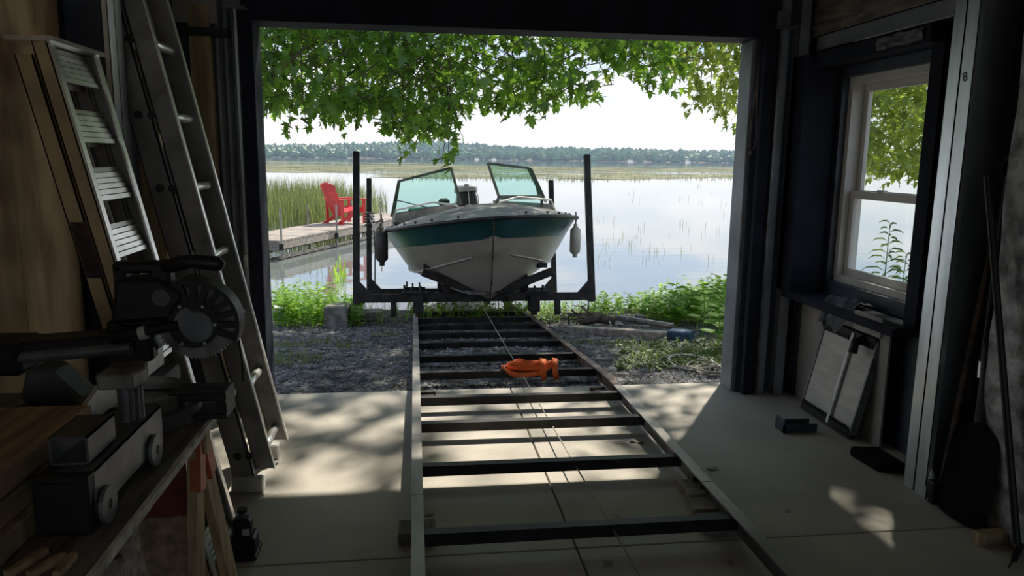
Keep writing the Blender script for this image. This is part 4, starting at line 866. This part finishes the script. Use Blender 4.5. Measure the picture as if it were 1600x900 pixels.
# far shore
S(tag(MB().grid(lambda u, v: (-420 + 1000*u, 535 + 220*v, -.6 + 5.5*min(1, v*1.6) * (.55 + .75*max(0, noise.noise((u*5.2 + .3, .4, 1)) + .35) + 1.1*math.exp(-((u - .43)/.07)**2)) + v*1.0), 90, 8).build('far_shore', 'earth', smooth=True), 'low wooded hill across the lake', 'hill'))
ico = bmesh.new(); bmesh.ops.create_icosphere(ico, subdivisions=1, radius=1); IV = [v.co.copy() for v in ico.verts]; IF = [[v.index for v in f.verts] for f in ico.faces]; ico.free()
random.seed(41); ff = MB()
for i in range(4600):
    u_ = R(0, 1); v_ = R(0, 1)**1.3*.75; x = -420 + 1000*u_; y = 537 + 220*v_
    if not -.36 < x/y < .66: continue
    z = -.6 + 5.5*min(1, v_*1.6) * (.55 + .75*max(0, noise.noise((u_*5.2 + .3, .4, 1)) + .35) + 1.1*math.exp(-((u_ - .43)/.07)**2)) + v_*1.0
    hgt = R(4.0, 6.6); w_ = R(1.6, 3.2); sd = R(0, 99)
    ff.add([(x + p.x*w_*(1 + .5*noise.noise(p*1.3 + V((sd, 0, 0)))), y + p.y*w_, z + hgt*.5 + p.z*hgt*.55*(1 + .35*noise.noise(p*1.6 + V((0, sd, 0))))) for p in IV], IF)
tag(ff.build('far_forest', 'forest', fix=False), 'hazy green forest lining the far shore', 'forest', kind='stuff')
for k, (px, lab) in enumerate(((745, 'tiny white cottage on the far shore left of the windshield gap'), (772, 'tiny pale cottage on the far shore behind the right windshield'), (985, 'tiny white cottage on the far shore right of the tall post'), (1075, 'tiny pale cottage on the far shore toward the right jamb'))):
    p = atY(px, 250, 533); o = thing('lake_cottage', (p.x, 533, -.5), lab, 'cottage'); MB().box((p.x - 1.3, 531, -.6), (p.x + 1.3, 535, .7)).build('wall', 'cottage', o)
    MB().prism([(p.x - 1.6, 530.6, .7), (p.x + 1.6, 530.6, .7), (p.x, 530.6, 1.6)], (0, 4.8, 0)).build('roof', 'roof', o)
    for s in (-1, 1): MB().box((p.x + s*.6 - .25, 530.9, -.1), (p.x + s*.6 + .25, 531.05, .4)).build('window', 'black', o)
# ================================================================== MAPLES
LEAF = [(0, 0), (.12, .08), (.44, .0), (.22, .22), (.58, .52), (.18, .46), (.22, .66), (0, 1.0), (-.22, .66), (-.18, .46), (-.58, .52), (-.22, .22), (-.44, .0), (-.12, .08)]
LFACE = [(0, 1, 3, 13), (1, 2, 3), (13, 11, 12), (13, 3, 5, 9), (3, 4, 5), (13, 9, 10), (13, 10, 11), (9, 5, 6, 8), (6, 7, 8)]
LFACE = [(0,1,3,11,13), (1,2,3), (11,12,13), (11,3,5,9), (3,4,5), (9,10,11), (9,5,6,8), (6,7,8)]
LV = [V((x, y, -.22*y*y + .25*abs(x))) for x, y in LEAF]
leaf_me = {}
for nm in ('leaf', 'leaf_sunlit'):
    me = bpy.data.meshes.new('leaf'); me.from_pydata([tuple(v) for v in LV], [], LFACE); me.materials.append(M[nm]); leaf_me[nm] = me
def leaf_matrix(p, size):
    a = R(0, 6.28); droop = R(-1.35, -.15)                 # blade hangs down from its stalk
    d = V((math.cos(a)*math.cos(droop), math.sin(a)*math.cos(droop), math.sin(droop))); n = V((R(-.5, .5), R(-.5, .5), 1)); s = d.cross(n).normalized(); n = s.cross(d)
    return Matrix(((s.x*size, d.x*size, n.x*size, p.x), (s.y*size, d.y*size, n.y*size, p.y), (s.z*size, d.z*size, n.z*size, p.z), (0, 0, 0, 1)))
# lowest reach of the foliage across the doorway (pixel column, pixel row)
ENV = [(300, 190), (415, 175), (440, 165), (470, 160), (500, 185), (540, 185), (570, 160), (600, 180), (640, 215), (670, 205), (690, 190), (715, 165), (735, 140), (760, 165), (800, 170), (850, 178), (878, 160), (905, 150), (925, 140), (935, 95), (960, 110), (1000, 118), (1030, 130), (1050, 132), (1062, 105)]
random.seed(52)
def cluster_leaves(out, c, n, rad, size, fl=1.0):
    for k in range(n):
        out.append(leaf_matrix(c + V((R(-1, 1)*rad, R(-1, 1)*rad, R(-1, .8)*rad*fl)), size*R(.65, 1.25)))
Lm = []; tw = MB()
for i in range(820):                                       # foliage that hangs in front of the doorway
    px = R(330, 1062); Y = R(6.6, 9.4); bot = interp(ENV, px); py = bot - 2 - (R(0, 1)**1.0)*(bot + 60)
    if px > 735 and R(0, 1) < .35: continue
    if px > 880 and py > 60 and R(0, 1) < .35: continue
    c = atY(px, py, Y); cluster_leaves(Lm, c, 12, .21, .108, .42)
    sd_ = random.choice((-1, 1)); tw.tube([c + V((sd_*R(.2, .5), R(-.1, .3), R(.12, .3))), c + V((sd_*.1, 0, .06)), c - V((sd_*.12, 0, .04))], [.006, .004, .002], 5)
# single drooping twigs
for tip, base_, Y in (((452, 212), (458, 130), 6.8), ((480, 205), (472, 140), 6.8), ((700, 268), (702, 150), 6.8), ((690, 255), (700, 190), 6.9), ((640, 240), (640, 180), 7.0), ((622, 225), (630, 170), 7.2), ((530, 205), (532, 150), 7.0),
                      ((925, 158), (880, 110), 7.0), ((880, 165), (850, 120), 7.0), ((810, 178), (800, 130), 7.2), ((845, 182), (830, 130), 7.2), ((1050, 145), (1010, 90), 8.0), ((1060, 135), (1075, 80), 8.0), ((960, 120), (950, 70), 7.5), ((1015, 142), (1020, 95), 8.0), ((722, 215), (704, 150), 6.9)):
    a, b = atY(*base_, Y), atY(*tip, Y); tw.tube([a + V((0, 0, .3)), a, b], [.006, .005, .002], 5)
    n = max(5, int((a - b).length / .035))
    for k in range(n): Lm.append(leaf_matrix(a.lerp(b, k/(n - 1)) + V((R(-.06, .06), R(-.06, .06), R(-.02, .05))), .108*R(.7, 1.15)))
nvis = len(Lm)
for i in range(CANOPY if 'CANOPY' in globals() else 900):  # the crown above, out of the frame, that shades the gravel
    Y = R(6.2, 14.5); x = R(-4.5, 8.5); z = R(max(3.0, 1.5 + .17*Y + .5), 7.2)
    if Y - .649*z > 7.7 or noise.noise((x*.55, Y*.55, z*.5)) < -.14: continue
    cluster_leaves(Lm, V((x, Y, z)), 15, .38, .17)
for i in range(70):                                        # side of the crown that dapples the light through the window
    z = R(3.0, 5.5); p_ = V((2.62, 3.88, 1.4)) + SUNDIR*((z - 1.4)/SUNDIR.z) + V((R(-.9, .9), R(-.9, .9), 0)); cluster_leaves(Lm, p_, 9, .3, .16)
mt = thing('maple_tree', (-5.2, 9.0, gz(-5.2, 9.0)), 'large maple whose leafy branches hang across the top of the doorway', 'tree')
tb_ = V((-5.2, 9.0, -.45))
MB().tube([tb_, tb_ + V((.1, 0, 1.5)), tb_ + V((.25, -.1, 3.4)), tb_ + V((.3, 0, 5.5)), tb_ + V((.5, .1, 8.0))], [.42, .33, .28, .2, .1], 14).build('trunk', 'bark', mt, smooth=True)
for e_ in ((1.0, 7.6, 3.5), (3.4, 8.4, 3.9), (-1.2, 7.0, 3.4), (2.2, 11.2, 4.8), (5.6, 9.6, 5.2), (6.5, 12, 6), (0, 12.5, 5.6), (-2.5, 12, 5.5)):
    s_ = tb_ + V((.25, -.05, R(3.0, 4.6))); e_ = V(e_); mid = s_.lerp(e_, .5) + V((0, 0, .45))
    MB().tube([s_, s_.lerp(mid, .5) + V((0, 0, .15)), mid, mid.lerp(e_, .5) + V((0, 0, .1)), e_], [.10, .08, .055, .035, .015], 8).build('branch', 'bark', mt, smooth=True)
tw.build('twigs', 'twig', mt, fix=False)['kind'] = 'stuff'
inv = WM[mt.name].inverted()
order = sorted(range(nvis), key=lambda i: Lm[i].translation.length); single = set(order[:300])
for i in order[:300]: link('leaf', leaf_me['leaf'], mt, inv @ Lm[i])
fo = MB()
for i, m_ in enumerate(Lm):
    if i in single: continue
    fo.add([m_ @ v for v in LV], LFACE)
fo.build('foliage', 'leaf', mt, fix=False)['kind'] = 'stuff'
# right-hand maple in painted sunlit green, seen at the jamb and through the window
random.seed(63); Lm = []; tw = MB()
ENV2 = [(1000, 60), (1040, 75), (1060, 120), (1075, 150), (1095, 170), (1120, 165), (1150, 190), (1180, 200), (1280, 250), (1350, 275), (1460, 275)]
for i in range(460):
    px = R(1000, 1475); Y = R(8.6, 11.5); bot = interp(ENV2, px); py = bot - 12 - R(0, 1)*(bot + 40); c = atY(px, py, Y)
    if px > 1180 and R(0, 1) < .1: continue
    cluster_leaves(Lm, c, 12, .24, .115, .5); tw.tube([c + V((R(.2, .5), .1, .2)), c], [.006, .002], 5)
for i in range(95):
    c = atY(R(1335, 1470), R(100, 265), R(8.6, 11.0)); cluster_leaves(Lm, c, 11, .20, .12)
for tip, base_ in (((1070, 182), (1095, 140)), ((1140, 200), (1125, 160)), ((1150, 232), (1165, 190)), ((1120, 185), (1110, 140)), ((1085, 175), (1090, 120)), ((955, 115), (1010, 70)), ((985, 125), (1030, 85))):
    a, b = atY(*base_, 9.0), atY(*tip, 9.0); tw.tube([a + V((0, 0, .3)), a, b], [.006, .005, .002], 5)
    for k in range(11): Lm.append(leaf_matrix(a.lerp(b, k/10) + V((R(-.07, .07), R(-.07, .07), R(-.02, .05))), .12*R(.7, 1.15)))
t2 = thing('maple_tree', (11.5, 9.0, -.2), 'maple with sunlight coloured into its leaves beyond the right jamb and outside the window', 'tree'); tb_ = V((11.5, 9.0, -.3))
MB().tube([tb_, tb_ + V((-.1, 0, 2)), tb_ + V((-.3, .1, 4.5)), tb_ + V((-.3, .1, 7))], [.36, .28, .2, .08], 12).build('trunk', 'bark', t2, smooth=True)
for e_ in ((4.2, 9.6, 3.7), (6.3, 9.2, 3.3), (7.5, 10.4, 3.6), (5.2, 11, 4.2)):
    s_ = tb_ + V((-.2, 0, R(2.6, 3.6))); e_ = V(e_); mid = s_.lerp(e_, .5) + V((0, 0, .5)); MB().tube([s_, mid, e_], [.09, .05, .015], 8).build('branch', 'bark', t2, smooth=True)
tw.build('twigs', 'twig', t2, fix=False)['kind'] = 'stuff'
inv = WM[t2.name].inverted(); order = sorted(range(len(Lm)), key=lambda i: abs(Lm[i].translation.x/Lm[i].translation.y - .40)); single = set(order[:260])
for i in order[:260]: link('leaf', leaf_me['leaf_sunlit'], t2, inv @ Lm[i])
fo = MB()
for i, m_ in enumerate(Lm):
    if i not in single: fo.add([m_ @ v for v in LV], LFACE)
fo.build('foliage', 'leaf_sunlit', t2, fix=False)['kind'] = 'stuff'

# ================================================================== HAZE OVER THE LAKE
hz = bpy.data.materials.new('lake_haze'); hz.use_nodes = True; nt = hz.node_tree; nt.nodes.clear()
vo = nt.nodes.new('ShaderNodeVolumeScatter'); vo.inputs['Color'].default_value = (.55, .75, 1, 1); vo.inputs['Density'].default_value = .00055; vo.inputs['Anisotropy'].default_value = .3
oo = nt.nodes.new('ShaderNodeOutputMaterial'); nt.links.new(vo.outputs[0], oo.inputs['Volume']); M['haze'] = hz
tag(MB().box((-460, 120, WATER + .05), (640, 780, 45)).build('lake_haze', 'haze'), 'thin blue haze over the far lake', 'haze', kind='stuff')
# ------------------------------------------------------------------ repeats share a group
GROUPS = {'lumber_board': 'lumber stack on the workbench', 'wood_sliver': 'thin wood slivers on the bench', 'sawhorse': 'sawhorses under the workbench', 'wood_offcut': 'wood blocks under the rails',
          'boat_fender': 'fenders hanging on the boat', 'lake_cottage': 'cottages on the far shore', 'bank_plant': 'broad-leaved plants on the bank', 'window_weed': 'weeds outside the window',
          'floor_debris': 'debris on the concrete floor', 'cable_coil': 'cable coils by the right jamb', 'maple_tree': 'maples by the water', 'paver': 'stone pavers on the gravel'}
for o in COL.objects:
    b_ = o.name.split('.')[0]
    if o.parent is None and b_ in GROUPS: o['group'] = GROUPS[b_]
